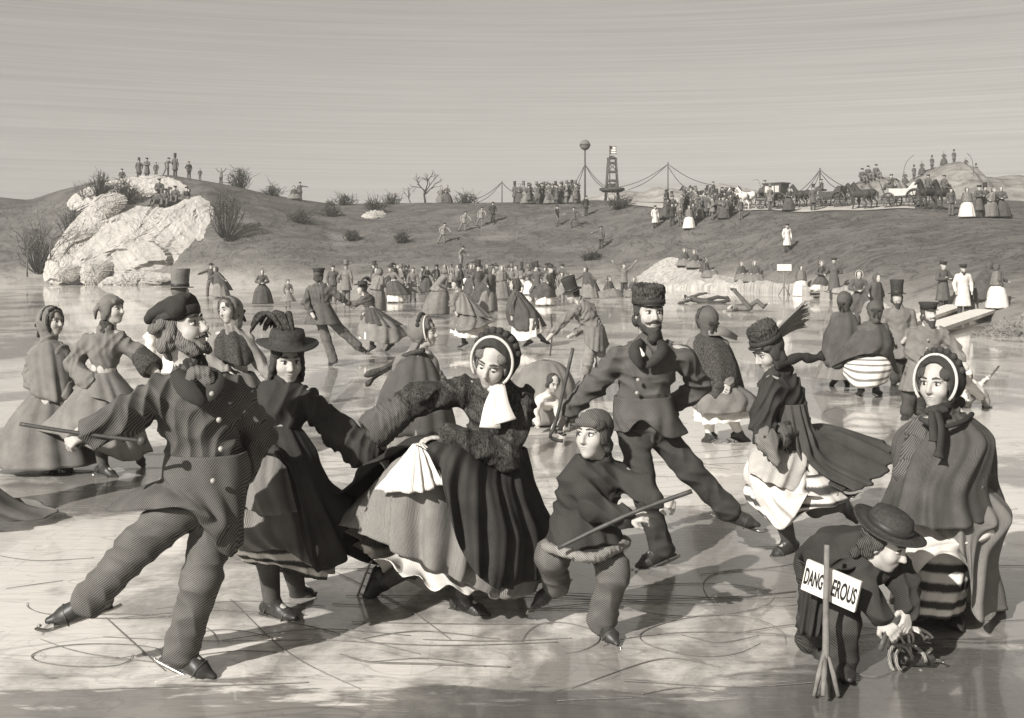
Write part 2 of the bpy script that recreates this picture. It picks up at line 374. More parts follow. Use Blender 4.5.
def boots(P, an, toe, kn, h=.007, skate=True, k=1, mat='boot', name='boot'):
    an, toe = np.asarray(an, float), np.asarray(toe, float); fwd = unit(toe-an); lg = unit(np.asarray(kn, float)-an); dn = unit(-lg-fwd*(-lg@fwd)*.9); fwd = unit(fwd-dn*.30)
    hl = an+dn*.050*k-fwd*.040*k; toe = hl+fwd*.245*k; ball = toe-fwd*.075*k
    S = Sdf(h).cone(an+lg*.10*k, an, .048*k, .045*k, .01).cone(an, hl+dn*.0, .045*k, .036*k, .02).cone(hl, ball, .036*k, .042*k, .02, sq=(dn, .85)).cone(an, ball, .042*k, .03*k, .03).cone(ball, toe, .040*k, .018*k, .02, sq=(dn, .75))
    o = solid(MB(), S).build(name, M(mat), P)
    if skate:
        side = unit(np.cross(fwd, dn)); bot = .036*k; p0, p1 = hl+dn*bot, toe+dn*(bot-.008*k)-fwd*.01*k; f2 = unit(p1-p0)
        b = MB().ribbon([p0-f2*.02+dn*.008, p1+dn*.008], [.028*k, .026*k], up=-dn, th=.010)
        s = b.build('skate', M('leather'), o)
        c = MB(); pts = [p0-f2*.05*k+dn*.026, p0+dn*.034, p1+f2*.01+dn*.034, p1+f2*.045*k+dn*.022, p1+f2*.065*k-dn*.006, p1+f2*.052*k-dn*.02]
        pts = catmull(pts, 20, False); c.ribbon(list(pts), .004*k, up=dn, th=.014*k)
        for q in (.15, .8):
            x = lerp(p0, p1, q); c.tube([x, x+dn*.036], .006*k, 6)
        c.build('blade', M('steel'), s)
        for q, w in ((.12, .047), (.72, .047)):
            t = MB(); x = lerp(p0, p1, q)-dn*.02*k; ring = [x+side*w*k*cos(a)-dn*(.042*k*sin(a)+.016*k*(q < .3)) for a in np.linspace(-.4, pi+.4, 12)]
            t.ribbon(ring, .009*k, up=fwd, th=.004); t.build('strap', M('leather'), s)
    return o
def hat(P, H, kind, mat='felt', h=.007, lift=0):
    k, R = H.k, H.R; up_ = {'plume': .034, 'furcap': .014, 'round': .016, 'peaked': .012, 'top': .004}.get(kind, 0)+lift; H = Head(H(0, 0, up_), H.R, H.k); L = lambda prof, oval=1.18, n=30, wob=0, c=(-.01, 0, 0): MB().lathe([(r*k, z*k) for r, z in prof], H(*c), R, n, oval, wob=wob)
    if kind == 'top':
        o = L([(.02, .062), (.135, .058), (.14, .064), (.135, .068), (.092, .07), (.09, .12), (.094, .2), (.103, .275), (.1, .28), (.0, .281)], 1.15).build('top_hat', M(mat), P)
        L([(.0935, .069), (.0945, .07), (.0935, .105), (.091, .106)], 1.15).build('hat_band', M('ink'), o)
    elif kind == 'cap':       # soft round cap sagging back over a band
        S = Sdf(h).ell(H(-.026, 0, .098), V(.12, .1, .045)*k, R@headRloc(-.24), .02).cone(H(.03, -.05, .08), H(.03, .05, .08), .05*k, None, .03)
        o = solid(MB(), S, wr=.004, wl=.07).build('cap', M(mat), P)
        L([(.0935, .045), (.095, .05), (.095, .082), (.09, .085)], 1.12, c=(-.008, 0, .006)).build('cap_band', M('felt'), o)
    elif kind == 'furcap':
        S = Sdf(h).cone(H(-.012, 0, .075), H(-.012, 0, .115), .098*k, .1*k, .02)
        S.cone(H(0, 0, .21), H(0, 0, .31), .1*k, .1*k, .015, cut=True)
        o = solid(MB(), S, wr=.006, wl=.03).build('cap', M('fur'), P)
        L([(.0965, .04), (.1, .042), (.1, .07), (.095, .072)], 1.1).build('cap_band', M('felt'), o)
        MB().lathe([(.0, .036*k), (.07*k, .034*k), (.072*k, .040*k), (.0, .05*k)], H(.055, 0, .0), R, 20, .9).build('visor', M('ink'), o)
    elif kind == 'peaked':
        o = L([(.092, .05), (.094, .05), (.096, .09), (.112, .12), (.108, .132), (.0, .135)], 1.12).build('cap', M(mat), P)
        MB().lathe([(.0, .046*k), (.078*k, .036*k), (.08*k, .042*k), (.0, .06*k)], H(.06, 0, .0), R, 20, .9).build('visor', M('ink'), o)
    elif kind == 'round':     # wide felt brim, domed crown
        o = L([(.02, .06), (.145, .055), (.160, .062), (.158, .069), (.145, .064), (.098, .068), (.094, .1), (.082, .135), (.05, .152), (.0, .155)], 1.1, wob=.5).build('hat', M(mat), P)
        L([(.1, .066), (.101, .067), (.097, .094), (.094, .095)], 1.1).build('hat_band', M('ink'), o)
    elif kind == 'knit':
        S = Sdf(h).ell(H(-.016, 0, .055), V(.102, .087, .082)*k, R, .01).ell(H(.05, 0, -.03), V(.12, .2, .085)*k, R, .01, cut=True)
        S.cone(H(.066, -.05, .066), H(.066, .05, .066), .022*k, None, .02)
        o = solid(MB(), S, wr=.003, wl=.05).build('cap', M(mat), P)
        MB().tube([H(-.08, -.05, .05), H(-.12, -.07, 0), H(-.11, -.08, -.07)], [.03*k, .024*k, .008*k], 8).build('cap_tail', M(mat), o)
    elif kind == 'bonnet':
        S = Sdf(h).ell(H(-.035, 0, .028), V(.125, .118, .132)*k, R, .01).ell(H(.10, 0, .0), V(.115, .094, .125)*k, R, .01, cut=True).ell(H(-.02, 0, -.01), V(.09, .083, .09)*k, R, .01, cut=True).ell(H(.02, 0, -.17), V(.2, .2, .08)*k, R, .01, cut=True)
        o = solid(MB(), S, wr=.003, wl=.06).build('bonnet', M(mat), P)
        a = np.linspace(-.75*pi+pi/2, .75*pi+pi/2, 26); rim = [H(.032-.02*sin(q), .110*cos(q), .022+.128*sin(q)) for q in a]
        MB().tube(rim, .0075*k, 8).build('bonnet_rim', M('pale_cloth'), o)
        b = MB()
        for q in np.linspace(.3, 2.8, 9):
            b.ell(H(-.03, .112*cos(q), .03+.135*sin(q)), .022*k, R, 8)
        b.build('bonnet_trim', M('felt'), o)
    elif kind == 'hood':
        S = Sdf(h).ell(H(-.03, 0, .02), V(.125, .108, .128)*k, R, .01).ell(H(.1, 0, -.01), V(.105, .078, .115)*k, R, .01, cut=True).cone(H(-.05, 0, -.06), H(-.03, 0, -.13), .085*k, .075*k, .03)
        o = solid(MB(), S, wr=.004, wl=.06).build('hood', M(mat), P)
        if h < .02:
            a = np.linspace(-.8*pi+pi/2, .8*pi+pi/2, 24); MB().tube([H(.035, .09*cos(q), .015+.112*sin(q)+.008*sin(9*q)) for q in a], .016*k, 7).build('hood_frill', M('fur'), o)
            MB().tube([H(-.02, .112*cos(q), .02+.125*sin(q)) for q in np.linspace(0, pi, 14)], .009*k, 6).build('hood_band', M('ink'), o)
            solid(MB(), Sdf(h*.8).ell(H(-.14, .03, -.03), V(.02, .04, .022)*k, R).ell(H(-.14, -.03, -.03), V(.02, .04, .022)*k, R).cone(H(-.14, .01, -.04), H(-.14, .03, -.12), .016*k).cone(H(-.14, -.01, -.04), H(-.135, -.03, -.13), .016*k)).build('hood_bow', M('coat_black'), o)
    elif kind in ('plume', 'pork'):
        o = L([(.03, .058), (.155, .052), (.17, .06), (.165, .068), (.1, .064), (.097, .1), (.088, .135), (.0, .142)], 1.1, wob=-.35).build('hat', M(mat), P)
        b = MB()
        for j in range(16 if kind == 'plume' else 7):
            a = rng.uniform(-1, 1); p0 = H(.02, .03*a, .13); p1 = H(-.06-.03*rng.rand(), .06*a-.03, .19+.03*rng.rand()); p2 = H(-.13-.05*rng.rand(), .1*a-.05, .15+.05*rng.rand()); p3 = H(-.17-.04*rng.rand(), .12*a-.06, .09+.06*rng.rand())
            b.tube(list(catmull([p0, p1, p2, p3], 9, False)), [.012*k, .016*k, .018*k, .018*k, .017*k, .015*k, .013*k, .01*k, .003*k], 6, flat=.6)
        b.build('feather', M('fur'), o)
    return o
def headRloc(p): return np.array([[cos(p), 0, sin(p)], [0, 1, 0], [-sin(p), 0, cos(p)]])
def hair(P, H, style, mat='hair_dark', h=.007):
    k, R = H.k, H.R; S = Sdf(h); E = lambda p, r, kk=.012, cut=False: S.ell(H(*p), V(*r)*k, R, kk*k, 0, cut)
    E((-.026, 0, .038), (.098, .083, .09)); E((-.05, 0, -.03), (.05, .06, .06)); E((-.066, 0, -.075), (.034, .05, .045))
    if style in ('lady', 'curls'):
        for d in (-1, 1):
            E((.026, .054*d, .055), (.046, .034, .036)); E((.004, .074*d, .0), (.04, .02, .05)); E((-.03, .07*d, -.05), (.035, .022, .04))
            if style == 'curls':
                for j in range(3): E((.01-.012*j, .085*d, -.045-.03*j), (.02, .016, .022))
    else:
        for d in (-1, 1):
            E((-.01, .077*d, .01), (.03, .014, .04)); E((-.04, .066*d, -.045), (.04, .026, .04))
            if style == 'wild':
                for j in range(7): E((-.045+rng.uniform(-.04, .05), .078*d+rng.uniform(-.01, .012), -.03+rng.uniform(-.06, .07)), (.026, .02, .026), .006)
    return solid(MB(), S, wr=.003, wl=.035).build('hair', M(mat), P)
def beard(P, H, style='full', mat='hair_mid', h=.006):
    k, R = H.k, H.R; S = Sdf(h); E = lambda p, r, kk=.015: S.ell(H(*p), V(*r)*k, R, kk*k)
    for d in (-1, 1):
        E((.008, .062*d, -.035), (.028, .012, .045)); E((.035, .045*d, -.078), (.034, .02, .034))
        if style == 'whisker':
            for j in range(5): E((.028+.01*j, .053*d+.005*(j % 2)*d, -.05-.014*j), (.022, .016, .021), .008)
        S.cone(H(.1, .006*d, -.043), H(.09, .04*d, -.052), .009*k, .006*k, .006); S.cone(H(.09, .04*d, -.052), H(.075, .058*d, -.05), .006*k, .002*k, .006)
    if style == 'full':
        E((.06, 0, -.098), (.042, .046, .034)); E((.07, 0, -.135), (.034, .036, .045))
    else: E((.07, 0, -.1), (.03, .03, .022))
    return solid(MB(), S, wr=.004, wl=.025).build('beard', M(mat), P)

def person(label, Y, foot, J, o, group=None, root=None):
    """J: joint name -> (px,py[,depth offset]) traced at depth Y, or a ready local vector when root is given."""
    root = Wp(foot[0], foot[1], Y) if root is None else np.asarray(root, float); px = 'px' in o or foot is not None
    loc = lambda p: (Wp(p[0], p[1], Y+(p[2] if len(p) > 2 else 0))-root) if px else np.asarray(p, float)
    J = {k: loc(v) for k, v in J.items()}
    h = o.get('h', max(.0055, 1.15*Y/F)); fem = o.get('fem', False); k = o.get('k', 1.0); hs = o.get('hs', 1.0)*k; hero = o.get('hero', Y < 8.5)
    E = thing('person', label, o.get('cat', 'woman' if fem else 'man'), root.tolist(), 0, group)
    H = Head(J['head'], headR(o.get('yaw', 0), o.get('pitch', 0), o.get('roll', 0)), hs)
    nk, ws, pv, sl, sr = J['neck'], J['waist'], J['pelvis'], J['shl'], J['shr']; sh = sr-sl; up = unit(nk-ws)
    dep = unit(np.cross(up, sh)); wid = np.linalg.norm(sh)*.5; w0 = o.get('w', (.185 if not fem else .155)*k); ch = lerp(nk, ws, .40)
    # the body under the clothes: one continuous surface
    S = Sdf(h); sdf_head(S, H, 0, fem, hero or Y < 14)
    S.cone(H(-.02, 0, -.08), nk, .052*k, .055*k, .03).cone(nk, ch, .06*k, .1*k, .06, sq=(dep, .8)).cone(ch, ws, .115*k, .095*k, .06, sq=(dep, .75)).cone(ws, pv, .095*k, .11*k, .06, sq=(dep, .8))
    S.cone(lerp(sl, nk, .2), lerp(sr, nk, .2), .05*k, None, .05); ra = (.052, .042, .030) if not fem else (.044, .036, .026)
    for s_, sg in (('l', -1), ('r', 1)):
        A, B, C = J['sh'+s_], J['el'+s_], J['wr'+s_]; S.path([A, B, C], [x*k for x in ra], .02)
        hd = o.get('hand'+s_, {}); d = J['ha'+s_]-C if 'ha'+s_ in J else C-B
        if Y < 16 and not hd.get('glove'): sdf_hand(S, C, d, hd.get('n', V(0, 1, 0)), k*hd.get('k', .95 if not fem else .86), hd.get('curl', .5), hd.get('th', 1))
        else: S.cone(C, C+unit(d)*.12*k, .032*k, .03*k, .02)
    if 'kneel' not in o:
        for s_ in 'lr':
            if 'hi'+s_ in J:
                S.path([J['hi'+s_], J['kn'+s_], J['an'+s_]], [.075*k, .05*k, .036*k], .04); S.cone(J['an'+s_], lerp(J['an'+s_], J['to'+s_], .6), .032*k, .025*k, .02)
    solid(MB(), S).build('body', M('skin' if Y < 16 else 'skin_far'), E)
    if hero or Y < 12.5: face_parts(H, E, o.get('iris', (0, 0)), fem)
    # coat or bodice, with sleeves; its skirt is lofted into the same garment
    cm = o.get('coat', 'coat_dark'); hc = h*1.1; S = Sdf(hc); wd_ = w0; sqd = o.get('sq', .68)
    S.cone(lerp(sl, sr, .3)-up*.05*k, ch, .07*k, wd_*.93, .06, sq=(dep, sqd)); S.cone(lerp(sl, sr, .7)-up*.05*k, ch, .07*k, wd_*.93, .06, sq=(dep, sqd))
    S.cone(ch, ws, wd_*.93, o.get('ww', wd_*(.84 if not fem else .62)), .05, sq=(dep, sqd+.06)); S.cone(lerp(sl, nk, .12)-up*.015*k, lerp(sr, nk, .12)-up*.015*k, .068*k, None, .05)
    S.cone(nk-up*.03*k, nk+up*.035*k, .085*k, .072*k, .03); S.cone(ws, lerp(ws, pv, o.get('tail', .8)), o.get('ww', wd_*(.84 if not fem else .62)), wd_*(.9 if not fem else .72), .05, sq=(dep, sqd+.1))
    rs = o.get('sleeve', (.072, .062, .052) if not fem else (.068, .062, .058))
    for s_ in 'lr':
        A, B, C = J['sh'+s_], J['el'+s_], J['wr'+s_]; r = o.get('sleeve'+s_, rs); S.path([A-up*.02*k, B, lerp(B, C, .93)], [x*k for x in r], .035)
    mb = MB(); solid(mb, S, wr=o.get('wr', .017*k), wl=o.get('wl', .11), seed=abs(int(foot[0])) if foot is not None else 3)
    if 'coatskirt' in o:
        mb2 = MB(); q = o['coatskirt']; loft(mb2, [ring(l, loc, Y) for l in q['loops']], q.get('nth', 84), q.get('nt', 18), q.get('folds', (9, .018)), .012, seed=3, pw=1.2)
        mb2.build('coat_skirt', M(q.get('mat', cm)), E)
    coat = mb.build('coat' if not fem else 'bodice', M(cm), E)
    if o.get('cuff'):
        for s_ in 'lr':
            if s_ not in o.get('cuffs', 'lr'): continue
            B, C = J['el'+s_], J['wr'+s_]; d = unit(C-B); solid(MB(), Sdf(hc).cone(C-d*o.get('cufflen', .07)*k, C-d*.005, o['cuff']*k*.85, o['cuff']*k, .01).ell(C+d*o['cuff']*k*.9, o['cuff']*.8*k, None, .01, cut=True), wr=.005, wl=.04).build('cuff', M(o.get('cuffmat', 'fur')), coat)
    if o.get('collar'):
        S = Sdf(h).cone(nk+up*.0*k, nk+up*.04*k, .08*k, .074*k, .02)
        if o.get('front', 0): S.cone(nk-dep*.05*k, ch-dep*.13*k*o['front'], .05*k, .03*k, .02)
        solid(MB(), S, wr=.006, wl=.04).build('collar', M(o['collar']), coat)
    if 'buttons' in o:
        for p in o['buttons']: MB().ell(loc(p), .013, None, 10).build('button', M('brass'), coat)
    if 'pants' in o:
        S = Sdf(hc); r = o.get('leg', (.100, .080, .072)); S.cone(lerp(pv, ws, .3), pv, .14*k, .15*k, .05, sq=(dep, .75))
        for s_ in 'lr':
            hp, kn, an = J['hi'+s_], J['kn'+s_], J['an'+s_]; S.path([hp, kn, lerp(kn, an, .9)], [x*k for x in r], .04)
            d = unit(an-kn); S.cone(lerp(kn, an, .88), an+d*.01, r[2]*k, r[2]*1.08*k, .02)
        solid(MB(), S, wr=.0085*k, wl=.12, seed=9).build('trousers', M(o['pants']), E)
    elif Y < 30:
        S = Sdf(h)
        for s_ in 'lr':
            if 'hi'+s_ in J and not o.get('nolegs'): S.path([J['hi'+s_], J['kn'+s_], J['an'+s_]], [.085*k, .06*k, .045*k], .03)
        if S.p: solid(MB(), S).build('stocking', M(o.get('stock', 'stocking')), E)
    if not o.get('nolegs'):
        for s_ in 'lr': boots(E, J['an'+s_], J['to'+s_], J['kn'+s_], h=max(h, .007), skate=o.get('skate', Y < 13), k=k*(1 if not fem else .88))
    for q in o.get('skirts', ()):
        mb = MB(); loft(mb, [ring(l, loc, Y) for l in q['loops']], q.get('nth', 128 if Y < 9 else 64), q.get('nt', 34 if Y < 9 else 18), q.get('folds', (13, .035)), .012, seed=q.get('seed', 1), pw=q.get('pw', .9), wav=q.get('wav', 0)).build(q.get('name', 'skirt'), M(q['mat']), E)
    if 'hair' in o: hair(E, H, o['hair'], o.get('hairmat', 'hair_dark'), max(h, .006))
    if 'beard' in o: beard(E, H, o['beard'], o.get('beardmat', 'hair_mid'), max(h*.9, .005))
    if 'hat' in o: hat(E, H, o['hat'], o.get('hatmat', 'felt'), max(h, .006), o.get('hatup', 0))
    return E, J, H, root, loc
def ring(l, loc, Y):
    if isinstance(l[0], str):
        _, c, rx, ry = l[:4]; return ering(loc(c), rx, ry, l[4] if len(l) > 4 else 0, l[5] if len(l) > 5 else 0)
    return [loc(p) for p in l]
# ------------------------------------------------------------------ the setting: ice, banks, road, far hills
def table(xs, ys): return lambda q: np.interp(q, xs, ys)
cx_ = [-500, -100, 30, 60, 100, 140, 170, 200, 230, 260, 290, 330, 400, 520, 600, 660, 740, 800, 870, 940, 1000, 1060, 1300]
Ysh = table(cx_, [86, 86, 86, 86, 84, 84, 84, 83, 82, 80, 78, 77, 76, 75, 75, 73, 67, 58, 46, 40, 33, 29, 24])
Ycr = table(cx_, [104, 104, 102, 101, 100, 100, 100, 100, 100, 101, 102, 103, 104, 102, 96, 88, 82, 78, 74, 71, 68, 65, 58])
ycr = table(cx_, [190, 192, 200, 190, 181, 177, 175, 180, 186, 192, 198, 204, 203, 203, 205, 209, 213, 213, 212, 213, 216, 218, 222])
ybk = table(cx_, [190, 192, 200, 190, 181, 177, 175, 180, 186, 192, 198, 204, 203, 202, 200, 202, 203, 203, 202, 199, 200, 202, 206])
def bumps(X, Y): return .16*np.sin(X*.23+1.7*np.sin(Y*.17+X*.05))*np.sin(Y*.19+2.1*np.sin(X*.11))+.10*np.sin(X*.71+2*np.sin(Y*.13))*np.sin(Y*.37-X*.29+1.5*np.sin(X*.17))
def terr(px, Y):
    a, c = Ysh(px), Ycr(px); zc = EYE-(ycr(px)-HY)*c/F; zb = EYE-(ybk(px)-HY)*(c+10)/F
    u = (Y-a)/(c-a); X = (px-CX)*Y/F
    left = np.clip((330-px)/120, 0, 1); uu = np.clip(u, 0, 1)
    prof = (1-left)*(uu*(1.18-.18*uu)**1.0)+left*np.sin(uu*pi/2)**.8
    z = np.where(u < 0, -.35+np.clip(u*3, -1, 0)*.3, -.02+(zc+.02)*prof)
    z = np.where(u > 1, zc+(zb-zc)*np.clip((Y-c)/10, 0, 1), z)
    z = z-np.clip((Y-c-12)/60, 0, 1)*.8
    return z+bumps(X, Y)*np.clip(u*4, 0, 1)*np.clip(1-(u-1)*3, .15, 1)
def ground_hit(px, py, y0=None):
    Y = np.linspace(Ysh(px), Ycr(px)+9, 400); p = HY-(terr(px, Y)-EYE)*F/Y
    i = np.argmin(np.abs(p-py)) if py > ycr(px)+.5 else int(400*(Ycr(px)+rng.uniform(.2, 3)-Ysh(px))/(Ycr(px)+9-Ysh(px)))
    return V((px-CX)*Y[i]/F, Y[i], terr(px, Y[i])-.02)
pxs = np.concatenate([np.arange(-520, 1330, 7.)]); vv = np.concatenate([np.linspace(-.12, 1, 58), 1+np.array([.02, .06, .12, .2, .3, .45, .7, 1.2, 2, 3, 4, 5.2])])
G = np.zeros((len(vv), len(pxs), 3))
for i, v in enumerate(vv):
    Y = Ysh(pxs)+v*(Ycr(pxs)-Ysh(pxs)); G[i, :, 0] = (pxs-CX)*Y/F; G[i, :, 1] = Y; G[i, :, 2] = terr(pxs, Y)
nA, nB = len(vv), len(pxs)
grid_f = lambda a, b: [[i*b+j, i*b+j+1, (i+1)*b+j+1, (i+1)*b+j] for i in range(a-1) for j in range(b-1)]
k = NT('bank_earth'); ob = k.map('Object')
a = k.noise(k.map('Object', (.5, .9, 1.6)), .55, 7, .62, .6); b = k.noise(k.map('Object', (6, 3, 1), (0, 0, .5)), 1.3, 6, .75); c = k.noise(ob, .11, 3)
w = k.noise(k.map('Object', (3, 1, .6), (.3, .2, -.6)), 2.2, 5, .8, 1.2)
f = k.math('ADD', k.math('MULTIPLY', a, .55), k.math('ADD', k.math('MULTIPLY', b, .30), k.math('MULTIPLY', w, .28)))
col = k.mix(k.rng(f, .36, .74), rgb(.035), rgb(.17)); snow = k.rng(k.math('ADD', k.math('MULTIPLY', c, .8), k.math('MULTIPLY', b, .3)), .68, .78)
sz = k.n.new('ShaderNodeSeparateXYZ'); k.l.new(ob, sz.inputs[0]); low = k.rng(k.math('ADD', sz.outputs[2], k.math('MULTIPLY', k.math('SUBTRACT', a, .5), 5.5)), 1.7, .1)
scr = k.math('ABSOLUTE', k.math('SUBTRACT', k.noise(k.map('Object', (1, .8, 2), (.2, 0, .4)), .42, 6, .6, 1.6), .5))
col = k.mix(k.math('MULTIPLY', k.rng(scr, .03, .008), .6), col, rgb(.03))
k.col(k.mix(k.math('MAXIMUM', k.math('MULTIPLY', snow, .4), k.math('MULTIPLY', low, .5)), col, rgb(.36))); k.rough(.95, .05); k.bump(f, .6, .25); MATS['bank_earth'] = k.m
MB().add(G.reshape(-1, 3), grid_f(nA, nB)).build('bank_ground', M('bank_earth'), kind='structure')
# --- ice
k = NT('ice'); ob = k.map('Object')
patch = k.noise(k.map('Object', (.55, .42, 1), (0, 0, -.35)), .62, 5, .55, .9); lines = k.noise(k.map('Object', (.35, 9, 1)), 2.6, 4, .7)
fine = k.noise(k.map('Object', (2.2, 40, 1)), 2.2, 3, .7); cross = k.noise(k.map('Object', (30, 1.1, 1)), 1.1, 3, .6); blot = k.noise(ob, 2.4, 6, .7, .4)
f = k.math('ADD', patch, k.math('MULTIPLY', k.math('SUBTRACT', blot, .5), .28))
base = k.mix(k.rng(f, .44, .55, 0, 1, True), rgb(.25), rgb(.68))  # random patches of ice tone, with cloud shade partly put into the colour
ln = k.rng(lines, .56, .70, 0, 1, True); base = k.mix(k.math('MULTIPLY', ln, .30), base, rgb(.15))
base = k.mix(k.math('MULTIPLY', k.rng(fine, .55, .68), .30), base, rgb(.13)); base = k.mix(k.math('MULTIPLY', k.rng(cross, .62, .70), .18), base, rgb(.10))
for sc_, wd_, am, rt in ((.75, .005, .30, .3), (1.6, .006, .25, -.5), (3.4, .009, .22, 1.1)):
    sn = k.math('ABSOLUTE', k.math('SUBTRACT', k.noise(k.map('Object', (.55, 1.5, 1), (0, 0, rt)), sc_, 1, .4, .6), .5)); base = k.mix(k.math('MULTIPLY', k.rng(sn, wd_, wd_*.3), am), base, rgb(.09))
dust = k.noise(k.map('Object', (1, 1.6, 1), (0, 0, .3)), 38, 4, .8); base = k.mix(k.math('MULTIPLY', k.rng(dust, .60, .72), .5), base, rgb(.62))
sx = k.n.new('ShaderNodeSeparateXYZ'); k.l.new(ob, sx.inputs[0]); mg = k.noise(k.map('Object', (1.1, 4, 1)), 1.8, 5, .65, .4)
lim = k.math('ADD', k.math('MULTIPLY', k.rng(sx.outputs[0], .7, 1.9, 0, 1, True), .55), k.math('MULTIPLY', k.math('SUBTRACT', mg, .5), 1.5))
near_shade = k.rng(k.math('SUBTRACT', sx.outputs[1], lim), 4.98, 4.78, 0, 1, True)              # dark shading painted into the ice colour, near edge and right corner
base = k.mix(k.math('MULTIPLY', near_shade, .72), base, rgb(.07))
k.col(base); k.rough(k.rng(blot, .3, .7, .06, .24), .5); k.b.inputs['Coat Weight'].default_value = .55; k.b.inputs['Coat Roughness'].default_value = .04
rip = k.noise(k.map('Object', (.9, 5.5, 1)), 3.2, 4, .6); hgt = k.math('ADD', k.math('MULTIPLY', rip, 1), k.math('MULTIPLY', fine, .12)); k.bump(hgt, .16, .02); MATS['ice'] = k.m
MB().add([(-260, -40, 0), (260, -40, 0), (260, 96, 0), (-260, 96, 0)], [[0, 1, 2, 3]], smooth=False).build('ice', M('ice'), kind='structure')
# --- skate cuts in the ice and the long crack at the front
plain('cut', .16, .3, 30, .6); mb = MB()
def icept(px, py, dz=.004): Y = ice_Y(py); return V((px-CX)*Y/F, Y, dz)
def cut(pts, w=.006, n=40): w *= .5; mb.ribbon([icept(*p) for p in catmull(pts, n, False)], [w*(.25+.75*sin(pi*i/(n-1))) for i in range(n)], th=.003)
def loop(px, py, rx, ry, a0=0, a1=2*pi, w=.005): cut([(px+rx*cos(q)*(1+.13*sin(1.7*q+px))+3*q, py+ry*sin(q)*(1+.18*sin(.8*q+py))) for q in np.linspace(a0, a1, 14)], w, 60)
loop(680, 598, 84, 17); loop(700, 637, 62, 22, .3, 6.6); loop(748, 590, 58, 20, 2.2, 8); loop(690, 655, 120, 26, 3.5, 6.1); loop(120, 640, 90, 24, 3.3, 6.6); loop(100, 605, 95, 14, .1, 3.3)
loop(80, 655, 60, 12); loop(300, 378, 60, 9); loop(450, 360, 62, 10, 1, 7); loop(545, 640, 34, 16, 3, 8); loop(880, 415, 70, 10, 2, 7)
cut([(105, 618), (140, 650), (165, 672)], .006); cut([(200, 605), (300, 625), (420, 655)]); cut([(330, 570), (400, 605), (450, 640)]); cut([(700, 575), (790, 565), (830, 545)]); cut([(560, 470), (640, 462), (730, 470)], .006)
cut([(360, 640), (420, 632), (500, 640)]); cut([(340, 655), (370, 663), (430, 665), (510, 668)], .014); cut([(40, 640), (90, 655), (200, 668)], .005); cut([(570, 690), (660, 660), (720, 668)]); cut([(230, 600), (290, 655), (360, 690)], .004)
for _ in range(90):
    x, y = rng.uniform(20, 1000), rng.uniform(330, 700); l = rng.uniform(25, 130); cut([(x-l, y+rng.uniform(-6, 6)), (x, y+rng.uniform(-7, 7)), (x+l, y+rng.uniform(-6, 6))], .0035*rng.uniform(.6, 1.4), 24)
mb.build('skate_cuts', M('cut'), kind='structure')
# --- snow bank along the right shore and the snow field behind it
k = NT('snow'); ob = k.map('Object'); a = k.noise(k.map('Object', (3, 3, .35)), 1.6, 5, .7); b = k.noise(ob, .8, 4)
k.col(k.mix(k.rng(a, .35, .62), rgb(.20), rgb(.42))); k.rough(.9, .1); k.bump(a, .7, .08); MATS['snow'] = k.m
mb = MB(); pts = np.linspace(640, 892, 70); rows = []
for i, p in enumerate(pts):
    Y = Ysh(p)-.25; X = (p-CX)*Y/F; hh = .52*min(1, (p-640)/50, (892-p)/40)*(1+.18*sin(i*.9)+.1*sin(i*2.3)); wv = .18*sin(i*1.3)
    back = 1.6+2.6*np.exp(-((p-684)/30)**2)
    for dy, dz in ((-.35, -.06), (-.22+wv, .55*hh), (.05+wv, hh), (.7, hh*1.12), (back*.7, hh*1.15+.13*back-.2), (back+.8, terr(p, Y+back+.8)-.12)):
        rows.append((X, Y+dy, dz if dy < .6 else max(dz, terr(p, Y+dy)+.04) if dy < back+.5 else dz))
MB().add(rows, [[i*6+j, (i+1)*6+j, (i+1)*6+j+1, i*6+j+1] for i in range(69) for j in range(5)]).build('snow_bank', M('snow'), kind='structure')
# --- park road along the top of the right bank
plain('road', .36, .22, 1.2, .95, .05); rd = []; ps = np.linspace(628, 915, 60)
for p in ps:
    for d in (.8, 2.5, 4.5, 6.5): Y = Ycr(p)+d; rd.append(((p-CX)*Y/F, Y, terr(p, Y)+.06))
MB().add(rd, [[i*4+j, (i+1)*4+j, (i+1)*4+j+1, i*4+j+1] for i in range(59) for j in range(3)]).build('road', M('road'), kind='structure')
# --- distant hills
def hill(name, prof, Y, depth, mat, amp=.5, seed=0):
    r = np.random.RandomState(seed); pr = np.array(prof, float); xs = np.linspace(pr[0, 0], pr[-1, 0], 90); ys = np.interp(xs, pr[:, 0], pr[:, 1])+r.randn(90)*amp
    vs = []; ns = 14
    for x, y in zip(xs, ys):
        zt = EYE-(y-HY)*Y/F; X = (x-CX)*Y/F
        for j in range(ns):
            a = pi*j/(ns-1); vs.append((X+r.randn()*.15, Y-depth*cos(a), -1+(zt+1)*sin(a)**.8))
    return MB().add(vs, [[i*ns+j, (i+1)*ns+j, (i+1)*ns+j+1, i*ns+j+1] for i in range(89) for j in range(ns-1)]).build(name, M(mat), kind='structure')
def earth(name, lo, hi, s=.4):
    k = NT(name); f = k.noise(k.map('Object', (.6, 1, 1.5)), s, 7, .7, .5); k.col(k.mix(k.rng(f, .35, .68), rgb(lo), rgb(hi))); k.rough(.95, .05); k.bump(f, .8, .5); MATS[name] = k.m
earth('far_hill', .16, .36); earth('near_hill', .10, .30, .7)
hill('distant_hills', [(560, 206), (590, 198), (612, 190), (640, 193), (655, 187), (690, 191), (715, 184), (735, 187), (760, 193), (800, 198), (850, 204)], 170, 22, 'far_hill', .5, 2)
hill('dome_hill', [(832, 208), (842, 196), (856, 183), (872, 176), (890, 178), (900, 188), (912, 206)], 118, 9, 'near_hill', .25, 3)
